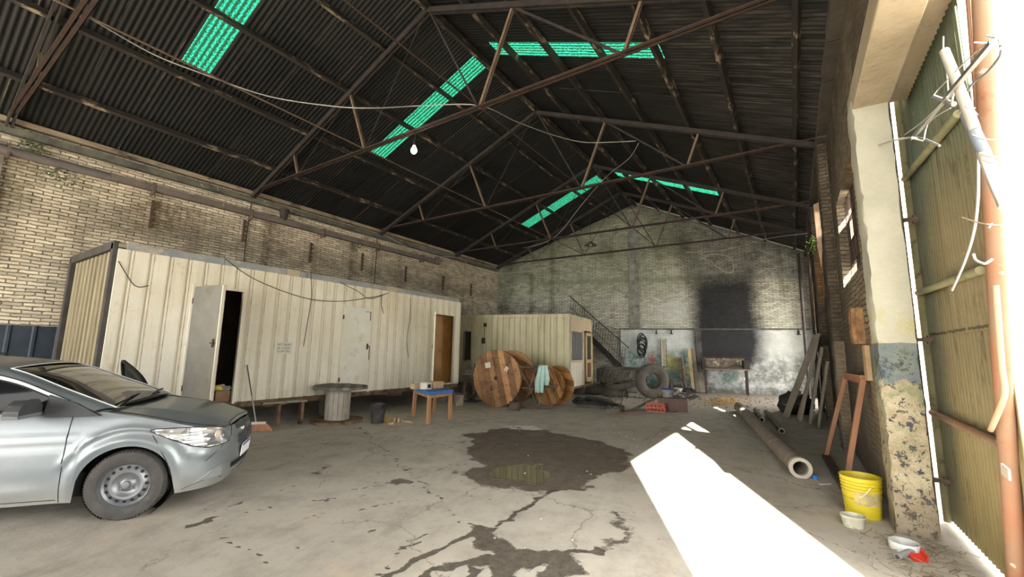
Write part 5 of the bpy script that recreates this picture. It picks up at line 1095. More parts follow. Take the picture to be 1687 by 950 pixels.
# wooden frame leaning on the wall
t_ = thing('old_sash', 'tall reddish wooden window frame leaning against the gate side wall', 'frame', (.40, 7.5, 0))
REDW = mat('reddish_wood', (.30, .135, .06), (.22, .10, .05), 3, .6, stains=(((.10, .055, .035), 4, .58, .7),), stretch=(2, 2, .5)); 
q0, q1 = V((.31, 8.35, .03)), V((.40, 6.52, .03)); r0_, r1_ = V((.64, 8.35, 1.26)), V((.67, 6.62, 1.28))
for a_, c_, nm in ((q0, r0_, 'frame_side'), (q1, r1_, 'frame_side'), (r0_, r1_, 'frame_head')): b = MB(); b.bar(a_, c_, .10, .055, (1, 0, 0)); wpart(b, nm, REDW, t_, bevel=.004)
b = MB(); b.bar(q0, q1, .10, .055); wpart(b, 'frame_sill', mat('dark_wood', (.09, .055, .04), (.06, .04, .03), 5), t_, bevel=.004)
# planks leaning by the buttress
PL = mat('dusty_plank', (.20, .175, .135), (.13, .11, .08), 4, .85, stains=(((.09, .075, .06), 5, .57, .7),), stretch=(2, 2, .4), bump=.003, bscale=20)
for i, (x0, y0, x1, y1, h, w_, th, lb) in enumerate(((-.27, 13.0, .50, 13.05, 2.05, .26, .14, 'thick grey timber leaning at the steepest slant beside the black bag'), (.02, 12.2, .52, 12.5, 2.05, .34, .07, 'wide grey plank leaning on the brick buttress, broadest of the leaning planks'),
        (.20, 12.1, .54, 12.0, 1.75, .22, .06, 'narrow grey plank leaning between the wide plank and the short one'), (.34, 11.7, .60, 11.55, 1.45, .26, .05, 'short pale plank leaning lowest against the gate side wall'), (-.02, 12.7, .53, 12.8, 1.9, .12, .06, 'dark thin plank leaning behind the wide grey plank'))):
    b = MB(); b.bar((x0, y0, .03), (x1, y1, h), w_, th, (1, 0, 0)); b.build('leaning_plank', PL if i != 4 else ROTWOOD, label=lb, cat='plank', bevel=.004, group='planks leaning on the gate side wall')
b = MB(); b.blob((-.02, 14.1, .24), (.75, 1.3, .62), 5, 16, .3); b.v = [V((q.x, q.y, max(q.z, 0))) for q in b.v]; b.build('rubbish_bag', mat('black_bag', (.015, .015, .017), (.03, .03, .032), 6, .45), smooth=60, label='full black rubbish bag slumped behind the leaning planks', cat='bag')
for x, k in ((.50, 'inner'), (.60, 'outer')): b = MB(); b.tube([V((x, 14.6 + (x - .5) * 3, 0)), V((x + .03, 14.6 + (x - .5) * 3, 4.6))], .035, 8); b.build('drain_pipe', DARKSTEEL, label='dark vertical drain pipe behind the leaning planks, %s of the pair' % k, cat='pipe')
b = MB(); b.pipe((.38, 19.2, 0), (.38, 19.2, 5.4), .05, .04, 12); b.build('down_pipe', DARKSTEEL, label='dark down pipe in the sooty far corner', cat='pipe')
# rusty ribbed drum in the wall niche
t_ = thing('ribbed_drum', 'rusty fluted metal drum stuck upright in a broken niche of the gate side wall', 'drum', (.765, 6.75, 1.70))
b = MB(); nf = 44
def flute(j, z): a_ = 2 * math.pi * j / nf; r = .15 * (1 - .25 * (z / .44 - .5) ** 2) + (.014 if j % 4 < 2 else -.006); return V((math.cos(a_) * r, math.sin(a_) * r * 1.15, z))
b.grid(flute, range(nf + 1), np.linspace(0, .44, 10)); b.build('drum_shell', mat('ochre_rust', (.30, .17, .07), (.12, .06, .03), 9, stains=(((.55, .42, .25), 7, .6, .68),)), t_, smooth=50)
b = MB(); b.lathe([(.14, 0), (.14, .01)], 24, (0, 0, .43)); b.build('drum_lid', IRON, t_)
b = MB(); b.box((-.055, -.28, -.22), (.05, .22, .4)); b.build('niche_board', mat('bare_wood', (.42, .30, .17), (.33, .22, .12), 4), t_)
# wall debris hanging near the far windows
t_ = thing('splintered_plank', 'splintered pinkish wooden slat hanging high on the gate side wall with a green sprig', 'slat', (.67, 12.2, 3.6))
b = MB(); b.add([V((-.05, 0, 1.55)), V((.06, 0.03, 1.6)), V((.05, 0, .45)), V((0, 0, .0)), V((-.04, 0, .5))], [(0, 1, 2, 3, 4)]); b.build('slat_board', mat('pinkish_wood', (.42, .27, .19), (.5, .36, .22), 8), t_, solid=.02)
b = MB(); rnd = random.Random(9)
for k in range(34):
    c_ = V((-.12 + rnd.uniform(-.16, .10), rnd.uniform(-.08, .08), .62 + rnd.uniform(-.28, .22))); d = V((rnd.uniform(-1, 1), rnd.uniform(-1, 1), rnd.uniform(-1, .3))).normalized() * .07; e = d.orthogonal().normalized() * .018
    b.add([c_, c_ + d * .5 + e, c_ + d, c_ + d * .5 - e], [(0, 1, 2, 3)])
b.tube([V((0, 0, .8)), V((-.1, 0, .68)), V((-.2, 0, .42))], .006, 5); b.build('green_sprig', mat('fresh_leaf', (.16, .32, .05), (.25, .42, .08), 9), t_)

# blue table with cartons ------------------------------------------------
t_ = thing('blue_table', 'small rough wooden table with a blue painted top beside the open end door', 'table', (-7.93, 8.35, 0), 0)
def wl_(p_): return V(p_) - V((-7.93, 8.35, 0))
A, B_, C_ = fl(680, 637, .66), fl(707, 645, .66), fl(747, 641, .66); A.z = B_.z = C_.z = 0; D_ = A + C_ - B_
pl4 = [wl_(q) for q in (A, B_, C_, D_)]; cen = sum(pl4, V((0, 0, 0))) / 4
b = MB(); b.add([V((*q.xy, z)) for z in (.585, .655) for q in pl4], [(3, 2, 1, 0), (4, 5, 6, 7)] + [(i, (i + 1) % 4, 4 + (i + 1) % 4, 4 + i) for i in range(4)]); b.build('table_top', mat('blue_paint', (.03, .13, .42), (.05, .17, .46), 6, .5, stains=(((.18, .18, .2), 9, .6, .7),)), t_, bevel=.01)
PINE = mat('orange_pine', (.42, .22, .10), (.30, .16, .08), 5, .75)
b = MB()
for i in range(4): q, r = [(cen + (s_ - cen) * .88) for s_ in (pl4[i], pl4[(i + 1) % 4])]; b.bar((*q.xy, .555), (*r.xy, .555), .03, .07)
b.build('apron', PINE, t_)
for q in pl4: e = cen + (q - cen) * .86; f_ = cen + (q - cen) * .9; b = MB(); b.bar((*f_.xy, 0), (*e.xy, .58), .085, .05, (1, 0, 0)); b.build('leg', PINE, t_, bevel=.004)
cxy = V((-7.93, 8.35, 0)) + cen; eu = (pl4[2] - pl4[1]).normalized(); er = math.atan2(eu.y, eu.x)
for off, s_, m_, lb in (((.05, .02), (.34, .28, .15), (.46, .31, .17), 'plain brown carton on the blue topped table'), ((-.20, -.04), (.16, .2, .14), (.62, .60, .55), 'white carton with a black opening on the blue topped table'), ((-.30, .17), (.14, .14, .11), (.42, .32, .2), 'small tan box at the back of the blue topped table')):
    t2 = thing('carton', lb, 'box', (cxy.x + eu.x * off[0] * 1.3 - eu.y * off[1], cxy.y + eu.y * off[0] * 1.3 + eu.x * off[1], .656), er, 'cartons on the blue table')
    b = MB(); b.box((0, 0, s_[2] / 2), s_); b.build('box_body', mat('carton_card', m_, tuple(q * .85 for q in m_), 6), t2, bevel=.004)
    b = MB(); b.box((0, -s_[1] / 2, s_[2] / 2), (s_[0] * .6, .006, s_[2] * .55)) if m_[0] > .6 else b.box((0, 0, s_[2]), (s_[0] * .96, .02, .004)); b.build('box_opening' if m_[0] > .6 else 'tape', gap if m_[0] > .6 else mat('parcel_tape', (.4, .3, .18)), t2)
# wooden offcuts on the floor
OFF = mat('yellow_offcut', (.50, .31, .11), (.40, .24, .10), 9)
for i, (px, py, s_, rz, lb) in enumerate(((636, 693, (.13, .09, .09), .4, 'yellow wooden block by the black bucket'), (643, 698, (.16, .10, .04), -.5, 'flat yellow wooden offcut in front of the black bucket'), (652, 695, (.05, .10, .11), .2, 'small upright brown wood block next to the yellow blocks'), (657, 696, (.04, .09, .1), .5, 'brown wood wedge beside the upright block'), (672, 696, (.30, .07, .05), .1, 'longest brown offcut, farthest from the black bucket'))):
    p = fl(px, py); b = MB(); b.box((p.x, p.y, s_[2] / 2), s_, rz); b.build('wood_offcut', OFF if i < 2 else mat('brown_offcut', (.26, .17, .11), (.34, .25, .16), 9), label=lb, cat='wood block', group='offcuts by the black bucket', bevel=.003)
p = fl(406, 691); b = MB(); b.blob((p.x, p.y, .04), (.1, .1, .08), 1, 10, .08); b.build('white_ball', mat('off_white', (.6, .57, .5)), smooth=True, label='small round white lump on the floor behind the broom', cat='ball')
# iron stand between the containers
t_ = thing('machine_stand', 'old iron machine stand with a flat arm between the blue table and the biggest drum', 'machine', (-8.15, 10.35, 0), .2)
b = MB(); b.cyl((0, 0, 0), (0, 0, .95), .035, .03); b.box((0, 0, .02), (.4, .4, .04)); b.build('column', DARKSTEEL, t_)
b = MB(); b.box((.0, 0, .80), (.75, .22, .03)); b.build('arm_plate', mat('dull_steel', (.16, .165, .165)), t_); b = MB(); b.box((-.1, .0, .88), (.28, .2, .12)); b.cyl((.02, 0, .92), (.02, 0, 1.12), .02); b.build('clamp', IRON, t_)
b = MB(); b.torus((-.2, .1, .35), .26, .05, (.4, 1, 0)); b.build('flywheel', IRON, t_, smooth=True)
t_ = thing('wooden_stool', 'low crude wooden step stool in front of the old machine stand', 'stool', (-8.02, 9.5, 0), -.7)
b = MB(); b.box((0, 0, .27), (.55, .24, .04)); b.build('seat', GREYWOOD, t_)
for x in (-.22, .22): b = MB(); b.box((x, 0, .125), (.05, .2, .25)); b.build('leg', GREYWOOD, t_)
# trestle with towel
t_ = thing('metal_trestle', 'rusty welded metal trestle frame with a mint towel over it', 'trestle', (-6.1, 10.45, 0))
pn = V((-.5, .86, 0)); p0 = V((-5.86, 10.1, 0)); pb = p0 + pn * .14
def T(x, y, k=0): q = atp(x, y + (5 if y > 660 else 0), p0 if not k else pb, pn); q.z = max(q.z, .004); return q
bars = [((853, 605, 0), (908, 607, 1)), ((884, 606, 0), (873, 641, 0)), ((873, 641, 0), (885, 673, 0)), ((884, 606, 0), (909, 669, 1)), ((906, 607, 1), (918, 637, 1)), ((918, 637, 1), (908, 669, 1)), ((873, 641, 0), (918, 637, 1)),
        ((886, 673, 0), (908, 669, 1)), ((855, 669, 1), (886, 671, 0)), ((848, 648, 1), (855, 667, 1)), ((853, 638, 1), (874, 641, 0)), ((898, 632, 1), (918, 635, 1)), ((885, 672, 0), (903, 632, 0)), ((854, 606, 0), (873, 640, 0))]
for a_, c_ in bars: b = MB(); b.angle(T(*a_), T(*c_), .03, .006); wpart(b, 'frame_bar', IRON, t_)
TOWEL = mat('mint_towel', (.33, .50, .45), (.42, .58, .52), 12, .95, bump=.004, bscale=60)
e = T(893, 604, 0); f_ = T(891, 641, 0); sd_ = pn.cross(V((0, 0, 1))).normalized()
b = MB()
def tw(u, v_):
    s_ = u * 2 - 1; w_ = lerp(.12, .20, min(1, v_ * 1.6)) * (1 - .35 * max(0, v_ - .7)); z = -.70 * v_ * (1 - .28 * (u < .4) * 1)
    return e + sd_ * (-s_ * w_ + .03 - .03 * v_) + V((0, 0, .02 + z)) + pn * (-.05 - .035 * math.sin(u * 19) * (.3 + v_) - .02 * math.sin(v_ * 5))
b.grid(tw, np.linspace(0, 1, 30), np.linspace(0, 1, 18)); b.grid(lambda u, v_: tw(u, 0) + pn * (.16 * v_) + V((0, 0, .03 * math.sin(v_ * 3.1) - .22 * max(0, v_ - .4))), np.linspace(0, 1, 30), np.linspace(0, 1, 8))
b.build('towel', TOWEL, smooth=True, solid=.008, label='crumpled mint green towel draped over the rusty trestle', cat='towel')
b = MB(); b.lathe([(.145, 0), (.15, .02), (.145, .20), (.13, .215), (0, .215)], 18, (-6.2, 9.62, 0), cap1=False); b.build('log_stump', mat('dark_stump', (.07, .055, .045), (.12, .09, .07), 7), label='short dark log stump in front of the biggest cable drum', cat='log', smooth=40)

# tyres -----------------------------------------------------------------
TY3 = mat('dusty_lug', (.17, .15, .12), (.11, .098, .08), 6, .9)
TY2 = mat('dusty_tyre', (.085, .076, .064), (.13, .115, .095), 5, .9, stains=(((.16, .14, .11), 4, .58, .7),))
def tyre(lb, loc, R_, w_, rx, rz, lugs=0, hole=.52, group=None, name='tyre', rimm=False, flat=1.0):
    t_ = thing(name, lb, 'tyre', loc, 0, group); M_ = Matrix.Rotation(rz, 4, 'Z') @ Matrix.Rotation(rx, 4, 'X')
    h = w_ / 2; r = R_ * hole
    prof = [(r, -h * .72), (r + .02, -h * .8), (lerp(r, R_, .45), -h), (R_ * .93, -h * .93), (R_ * .985, -h * .75), (R_, -h * .3), (R_, h * .3), (R_ * .985, h * .75), (R_ * .93, h * .93), (lerp(r, R_, .45), h), (r + .02, h * .8), (r, h * .72), (r + .012, h * .6), (R_ * .9, h * .7), (R_ * .94, 0), (R_ * .9, -h * .7), (r + .012, -h * .6)]
    b = MB(); b.lathe(prof, 48, closed=True); b.v = [M_ @ V((q.x, q.y, q.z * flat)) for q in b.v]; ty = b.build('tyre_body', TY2, t_, smooth=40)
    b = MB(); n_ = lugs or 40
    for k in range(n_):
        a_ = 2 * math.pi * k / n_; d = V((math.cos(a_), math.sin(a_), 0)); tt = V((-d.y, d.x, 0)); s_ = 1 if k % 2 else -1
        hh = .06 if lugs else .008
        b.bar(d * (R_ + hh * .3) + V((0, 0, s_ * h * .08)), d * (R_ * .97 + hh * .3) + tt * (.10 * R_ if lugs else .02) + V((0, 0, s_ * h * .92)), .05 if lugs else .02, hh * 2, d)
    b.v = [M_ @ q for q in b.v]; b.build('tread', TY3 if lugs else TY2, ty)
    return t_
# flat tyres first, then the tractor tyre on them
tyre('flat tyre lying closest to the glazed container end, bottom of the tyre pile', (-6.35, 15.35, .125), .46, .24, 0, 0, group='pile of old tyres')
tyre('flat tyre lying at the front of the tyre pile', (-5.42, 15.05, .115), .44, .22, .02, .3, group='pile of old tyres')
tyre('smooth tyre tilted on top of the front tyres of the pile', (-5.35, 15.45, .37), .56, .22, .20, -.9, group='pile of old tyres')
tyre('huge lugged tractor tyre on top of the pile under the stair', (-5.75, 16.75, .66), .92, .52, .06, 0, 46, .5, group='pile of old tyres')
tyre('big old tyre lying flat under the tractor tyre', (-5.9, 16.95, .18), .8, .34, 0, 0, group='pile of old tyres')
vd = V((-.26, .96, 0)); tyre('upright truck tyre standing alone in front of the painted plaster', (-4.18, 15.25, .585), .58, .34, math.pi / 2, .72, 0, .48)
# tyre on the floor with hoses and the small trolley
tyre('worn tyre lying flat on the floor under black hoses', (-4.85, 11.75, .10), .52, .20, .04, 0)
b = MB(); P_ = lambda x, y, z: fl(x, y, z)
for pts in ([(945, 660, .12), (952, 655, .3), (960, 657, .3), (972, 656, .3), (985, 660, .25), (1000, 663, .2), (1018, 668, .2)], [(958, 663, .18), (966, 655, .32), (980, 656, .32), (992, 660, .25), (1010, 668, .2)], [(944, 660, .1), (948, 663, .18), (975, 664, .22), (1000, 666, .18)]):
    b.tube(smooth_path([P_(*q) for q in pts], 5), .035, 8)
b.build('rubber_hose', BLACK, smooth=True, label='tangle of black rubber hose over the flat tyre by the small trolley', cat='hose')
t_ = thing('hand_trolley', 'small rusty hand trolley with two little wheels next to the hose and flat tyre', 'trolley', (-4.1, 11.35, 0), -.1)
for x in (-.27, .25):
    b = MB(); b.lathe([(.03, -.03), (.085, -.03), (.09, 0), (.085, .03), (.03, .03)], 20, (x, -.12, .09), (1, 0, 0), closed=True); w_ = b.build('wheel', IRON, t_); b = MB(); b.lathe([(.035, -.02), (.035, .02)], 12, (x, -.12, .09), (1, 0, 0)); b.build('hub', GREYWOOD, w_)
b = MB(); b.tube([(-.27, -.12, .09), (.25, -.12, .09)], .014, 6); b.build('axle', IRON, t_)
for x in (-.18, -.02, .16): b = MB(); b.tube([(x, -.1, .1), (x - .02, .12, .26), (x + .03, .2, .52)], .012, 6); b.build('upright', IRON, t_)
b = MB(); b.tube([(-.2, .02, .18), (.18, .02, .18)], .012, 6); b.tube([(-.2, .14, .3), (.17, .14, .3)], .012, 6); b.tube([(-.2, .14, .3), (-.7, .5, .34)], .014, 6); b.build('cross_bar', IRON, t_)
# crate heap
t_ = thing('red_crate', 'orange red plastic bottle crate lying in front of the junk heap', 'crate', (-3.18, 11.95, 0), .12)
b = MB(); RC = mat('red_crate_plastic', (.52, .10, .06), (.42, .09, .06), 8, .5)
for z in (.01, .11, .20): b.box((0, -.15, z), (.46, .02, .022)); b.box((0, .15, z), (.46, .02, .022)); b.box((-.23, 0, z), (.02, .3, .022)); b.box((.23, 0, z), (.02, .3, .022))
for x in (-.23, -.14, -.05, .05, .14, .23): b.box((x, -.15, .105), (.022, .02, .2)); b.box((x, .15, .105), (.022, .02, .2))
for y in (-.07, .05): b.box((-.23, y, .105), (.02, .02, .2)); b.box((.23, y, .105), (.02, .02, .2))
b.box((0, 0, .01), (.44, .28, .012)); b.build('crate_body', RC, t_)
b = MB(); rnd = random.Random(8)
for k in range(8): b.blob((rnd.uniform(-.17, .17), rnd.uniform(-.09, .09), .16), (.09, .08, .1), k, 8, .2)
b.build('crate_contents', mat('orange_scrap', (.5, .27, .1), (.35, .12, .06), 9), t_)
t_ = thing('metal_box', 'brown ribbed metal box piled with junk behind the red crate', 'box', (-2.88, 12.45, 0), .25)
b = MB(); b.box((0, 0, .17), (.75, .5, .34)); b.build('box_shell', mat('brown_metal', (.15, .09, .07), (.10, .065, .055), 6), t_, bevel=.006)
b = MB()
for k in range(8): b.box((.376, -.2 + k * .057, .17), (.012, .02, .30))
for k in range(6): b.box((-.3 + k * .12, -.251, .17), (.03, .012, .30))
b.build('box_rib', mat('brown_metal_rib', (.11, .07, .055)), t_)
pail = bucket('clear_pail', 'milky pail with a blue rim on top of the brown junk box', (-2.98, 12.42, .345), .12, .16, .22, mat('milky_grey', (.30, .31, .32), (.2, .2, .21), 10), 0, True, ribs=(.9,))
b = MB(); b.torus((0, 0, .222), .165, .014); b.build('blue_rim', mat('blue_rim', (.05, .06, .28)), pail)
SC_ = [((-2.8, 12.62, .45), (.3, .2, .16), (.52, .45, .33), 'cream crumpled cloth on the junk heap'), ((-2.62, 12.55, .42), (.22, .18, .14), (.45, .43, .40), 'grey white bag on the junk heap'), ((-3.14, 12.55, .43), (.24, .16, .12), (.25, .17, .11), 'brown rag at the end of the junk heap')]
for i, (c_, s_, m_, lb) in enumerate(SC_): b = MB(); b.blob(c_, s_, i, 14, .28); b.v = [V((q.x, q.y, max(q.z, .342))) for q in b.v]; b.build('crumpled_rag', mat('rag%d' % i, m_, tuple(q * .6 for q in m_), 12), label=lb, cat='rag', group='rags on the junk heap')
b = MB(); rnd = random.Random(4)
for k in range(26):
    q = V((rnd.uniform(-2.75, -2.4), rnd.uniform(12.2, 12.8), .36)); pts = [q]
    for j in range(4): pts.append(pts[-1] + V((rnd.uniform(-.13, .13), rnd.uniform(-.13, .13), rnd.uniform(-.05, .09))))
    b.tube(smooth_path([V((s_.x, s_.y, max(.35, s_.z))) for s_ in pts], 3), rnd.uniform(.006, .016), 5)
b.build('wire_tangle', mat('dark_wire', (.05, .045, .045), (.12, .1, .09), 9), label='tangle of dark wires and scrap on the brown junk box', cat='wire', kind='stuff')
b = MB(); b.bar((-3.75, 11.8, .01), (-3.3, 12.4, .30), .16, .02); b.build('scrap_board', PL, label='grey board propped against the junk box on the trolley side', cat='board')
a_ = fl(1095, 678); c_ = fl(1112, 679); b = MB(); b.tube([V((a_.x, a_.y, .015)), V((c_.x, c_.y, .015)), V((c_.x + .03, c_.y + .14, .015))], .014, 6); b.build('bent_bar', IRON, label='thin bent iron bar on the floor by the red crate', cat='bar')

# along the far wall ------------------------------------------------------
def FW(a_, z, d=0.0): return FWO + FWU * a_ + FWN * d + V((0, 0, z))
def fwa(x, y): q = atp(x, y, FWO, FWN); return (q - FWO).dot(FWU), q.z
FRZ = math.atan2(FWU.y, FWU.x)
# steel stair
t_ = thing('steel_stair', 'dark steel stair with a barred handrail climbing the far wall behind the tyres', 'stair', FW(5.0, 0, .6))
lo_, hi_ = FW(5.98, .78, .45), FW(3.7, 3.05, .45)
for d in (.08, .68): off = FWN * (d - .45); b = MB(); b.bar(lo_ + off, hi_ + off, .04, .18); wpart(b, 'stringer', DARKSTEEL, t_)
for d in (.68,):
    off = FWN * (d - .45); b = MB(); b.tube([lo_ + off + V((0, 0, .95)) + FWU * .25, hi_ + off + V((0, 0, .95)) + FWU * .0], .018, 8); b.tube([lo_ + off + V((0, 0, .5)), hi_ + off + V((0, 0, .5))], .01, 6); wpart(b, 'handrail', DARKSTEEL, t_)
    b = MB()
    for k in range(24): q = lo_.lerp(hi_, k / 23) + off; b.tube([q, q + V((0, 0, .95)) + FWU * .12], .009, 5)
    wpart(b, 'baluster', DARKSTEEL, t_)
b = MB()
for k in range(11): q = lo_.lerp(hi_, (k + .5) / 11); b.bar(q - FWN * .36, q + FWN * .22, .24, .025)
wpart(b, 'tread', DARKSTEEL, t_)
# hose coil
ca, cz = fwa(1053, 574); b = MB(); rnd = random.Random(6)
for k in range(7):
    r = .2 + rnd.uniform(-.03, .05); ec = FW(6.75 + rnd.uniform(-.04, .05), 1.95 + rnd.uniform(-.1, .08) - (k % 2) * .28, .08 + k * .012); b.tube([ec + FWU * (r * .75 * math.cos(a_)) + V((0, 0, r * (1.1 if k % 3 else 1.6) * math.sin(a_))) for a_ in np.linspace(0, 2 * math.pi, 26)[:-1]], .022, 6, closed=True)
b.build('hose_coil', BLACK, smooth=True, label='coiled black hoses hanging on the white plaster of the far wall', cat='hose')
# vertical name board
ax_, az = fwa(1088, 578); t_ = thing('sign_board', 'narrow wooden board with black letters hung upright on the far wall', 'sign', FW(7.62, 1.02, .06), FRZ)
b = MB(); b.box((0, 0, .56), (.20, .04, 1.12)); b.build('board', mat('pale_board', (.52, .46, .34), (.42, .36, .26), 5), t_, bevel=.004)
b = MB()
for x in (-.105, .105): b.box((x, -.005, .56), (.02, .05, 1.14))
b.build('board_edge', IRON, t_)
text_mesh('lettering', 'SECURITY POINT', .135, INK, t_, Matrix.Translation((0, -.022, .56)) @ Matrix.Rotation(-math.pi / 2, 4, 'Y') @ Matrix.Rotation(math.pi / 2, 4, 'X') if False else Matrix.Translation((0, -.022, .56)) @ Matrix.Rotation(math.pi / 2, 4, 'Y') @ Matrix.Rotation(math.pi / 2, 4, 'X'), .002)
# hooks under the ledge
for a_ in (7.35, 7.95, 12.6): b = MB(); b.box(FW(a_, 2.44, .05), (.05, .08, .16), FRZ); b.box(FW(a_, 2.36, .05), (.12, .08, .03), FRZ); b.build('wall_bracket', DARKSTEEL, label={7.35: 'small iron bracket under the ledge above the hanging name board', 7.95: 'small iron bracket under the ledge between the name board and the soot', 12.6: 'small iron bracket under the ledge by the far corner'}[a_], cat='bracket')
# boards leaning
for a_, h, w_, m_, lb in ((8.62, 1.75, .12, mat('yellow_board', (.50, .41, .22), (.4, .3, .16), 5), 'tall yellowish board leaning on the far wall beside the soot'), (8.78, 1.75, .14, PL, 'tall grey board leaning right beside the yellowish one'), (8.36, 1.45, .05, GREYWOOD, 'thin pale stick leaning on the far wall by the yellowish board'), (8.22, 1.35, .10, ROTWOOD, 'dark narrow board leaning beside the thin pale stick'), (8.98, .8, .22, GREYWOOD, 'short weathered board standing by the foot of the sooty post')):
    b = MB(); b.bar(FW(a_ + .08, .02, .42), FW(a_, h, .1), w_, .035, FWN); b.build('leaning_board', m_, label=lb, cat='board', group='boards leaning on the far wall')
t_ = thing('dark_stool', 'low dark wooden stool against the far wall near the truck tyre', 'stool', FW(7.65, 0, .45), FRZ)
b = MB(); b.box((0, 0, .46), (.6, .3, .05)); b.build('seat', ROTWOOD, t_)
for x in (-.26, -.1, .24): b = MB(); b.box((x, 0, .22), (.09, .26, .43)); b.build('leg', ROTWOOD, t_)
p = FW(8.12, 0, .6); b = MB(); b.lathe([(.08, 0), (.16, .1), (.17, .16), (.155, .16), (.07, .02)], 20, p); b.build('white_basin', mat('chipped_white', (.5, .5, .48)), label='white basin on the floor by the low dark stool', cat='basin', smooth=40)
for a_, s_, lb in ((8.5, (.5, .3, .2), 'black heap of scrap on the floor below the leaning boards'), (7.5, (.35, .25, .14), 'dark blue rag heap under the low stool')):
    b = MB(); b.blob(FW(a_, s_[2] * .4, .55 if a_ > 8 else .75), s_, 3, 14, .3); b.v = [V((q.x, q.y, max(0, q.z))) for q in b.v]; b.build('scrap_heap', mat('scrap%d' % a_, (.03, .03, .04) if a_ > 8 else (.04, .05, .12)), label=lb, cat='heap')
# scorched workbench
t_ = thing('workbench', 'scorched metal workbench standing below the big soot mark', 'workbench', FW(9.9, 0, .5), FRZ)
b = MB(); b.box((0, 0, .96), (1.55, .6, .04)); b.build('bench_top', mat('brown_bench_top', (.30, .22, .15), (.12, .08, .06), 5), t_)  # bench top mottled in two browns
b = MB(); b.box((0, .27, 1.42), (1.62, .05, .05)); b.box((0, -.28, 1.0), (1.5, .04, .04)); b.build('bench_rail', RUST, t_)
b = MB(); b.box((0, .28, 1.2), (1.45, .02, .36)); b.build('back_panel', mat('scorched_panel', (.20, .16, .11), (.07, .055, .045), 7, stains=(((.5, .46, .38), 4, .55, .62),)), t_)
b = MB(); b.box((.72, .0, 1.14), (.2, .4, .34)); b.build('end_box', DARKSTEEL, t_); b = MB(); b.box((-.78, .1, 1.14), (.14, .3, .4)); b.build('end_box', DARKSTEEL, t_)
for x, y in ((-.76, -.25), (.70, -.25), (-.72, .25), (.74, .25)): b = MB(); b.box((x, y, .48), (.06, .06, .96)); b.build('leg', RUST, t_)
# rubble
b = MB(); rnd = random.Random(11)
for k in range(900):
    x = rnd.uniform(-5.2, .2); y = rnd.uniform(13.6, 17.4 + (x + 5.2) * .25)
    if rnd.random() < .35 and y < 14.6: continue
    s_ = .012 + .04 * rnd.random() ** 3; b.box((x, y, s_ * .2), (s_, s_ * rnd.uniform(.5, 1.6), s_ * .45), rnd.uniform(0, 3))
b.build('rubble', mat('rubble_bits', (.20, .15, .11), (.10, .08, .065), 3), label='scattered rubble and brick crumbs over the floor in front of the workbench', cat='rubble', kind='stuff')
b = MB(); c_ = fl(1192, 661)
for k in range(420):
    x, y = rnd.gauss(c_.x, .28), rnd.gauss(c_.y, .8); d = rnd.uniform(0, 6.28); l_ = rnd.uniform(.03, .06); u = V((math.cos(d), math.sin(d), rnd.uniform(-.1, .4))) * l_; v_ = V((-math.sin(d), math.cos(d), .1)) * l_ * .4; q = V((x, y, .012)); b.add([q - u, q + v_, q + u, q - v_], [(0, 1, 2, 3)])
b.build('fallen_leaves', mat('yellow_leaf', (.50, .33, .08), (.35, .18, .05), 5), label='patch of dry yellow leaves on the floor near the workbench', cat='leaves', kind='stuff', solid=.002)
b = MB()
for k in range(260):
    x, y = rnd.uniform(.35, 1.05), rnd.uniform(4.2, 5.2); 
    if x < .55 and rnd.random() < .6: continue
    a_ = rnd.uniform(0, 6.28); l_ = rnd.uniform(.03, .13); q = V((x, y, .006)); b.tube([q, q + V((math.cos(a_) * l_, math.sin(a_) * l_, rnd.uniform(0, .03)))], .0022, 3, caps=False)
b.build('dry_grass_litter', mat('dry_litter', (.22, .17, .10), (.12, .09, .055), 9), label='dry grass and twigs littering the foot of the gate', cat='litter', kind='stuff')
for i in range(46):
    pass
b = MB()
for k in range(150):
    x, y = rnd.uniform(-6.5, .4), rnd.uniform(3, 12.5); s_ = rnd.uniform(.006, .018); b.box((x, y, s_ * .3), (s_, s_ * 1.4, s_ * .6), rnd.uniform(0, 3))
b.build('gravel_specks', mat('pale_specks', (.45, .42, .37), (.15, .12, .1), 3), label='tiny stones and crumbs strewn over the concrete floor', cat='gravel', kind='stuff')
# wall lamps and hanging things -----------------------------------------
q = atp(973, 404, (0, 14.8, 0), (0, 1, 0)); t_ = thing('hanging_lamp', 'dark enamel lamp shade hanging in front of the brick gable', 'lamp', q)
b = MB(); b.lathe([(.03, .16), (.06, .13), (.24, .0), (.235, -.005), (.05, .11)], 24, cap0=False); b.build('lamp_shade', mat('brown_enamel', (.10, .07, .06)), t_, smooth=40, solid=.004); b = MB(); b.tube([(0, 0, .15), (0, 0, roofz(q.x) - q.z - .1)], .007, 5); b.build('lamp_cord', CABLE, t_)
b = MB(); b.blob((0, 0, .02), (.09, .09, .1), 0, 10, 0); b.build('bulb', mat('dull_bulb', (.4, .36, .32)), t_, smooth=True)
q = atY(682, 247, 5.3); t_ = thing('light_bulb', 'glowing bare light bulb hanging from the truss in front of the green strip', 'lamp', q)
em = bpy.data.materials.new('glowing_bulb'); em.use_nodes = True; em.node_tree.nodes['Principled BSDF'].inputs['Emission Color'].default_value = (1, .97, .80, 1); em.node_tree.nodes['Principled BSDF'].inputs['Emission Strength'].default_value = 14
b = MB(); b.lathe([(.002, -.075), (.03, -.067), (.05, -.04), (.056, -.01), (.048, .03), (.026, .065), (.022, .09)], 20, cap0=False); b.build('bulb', em, t_, smooth=True)
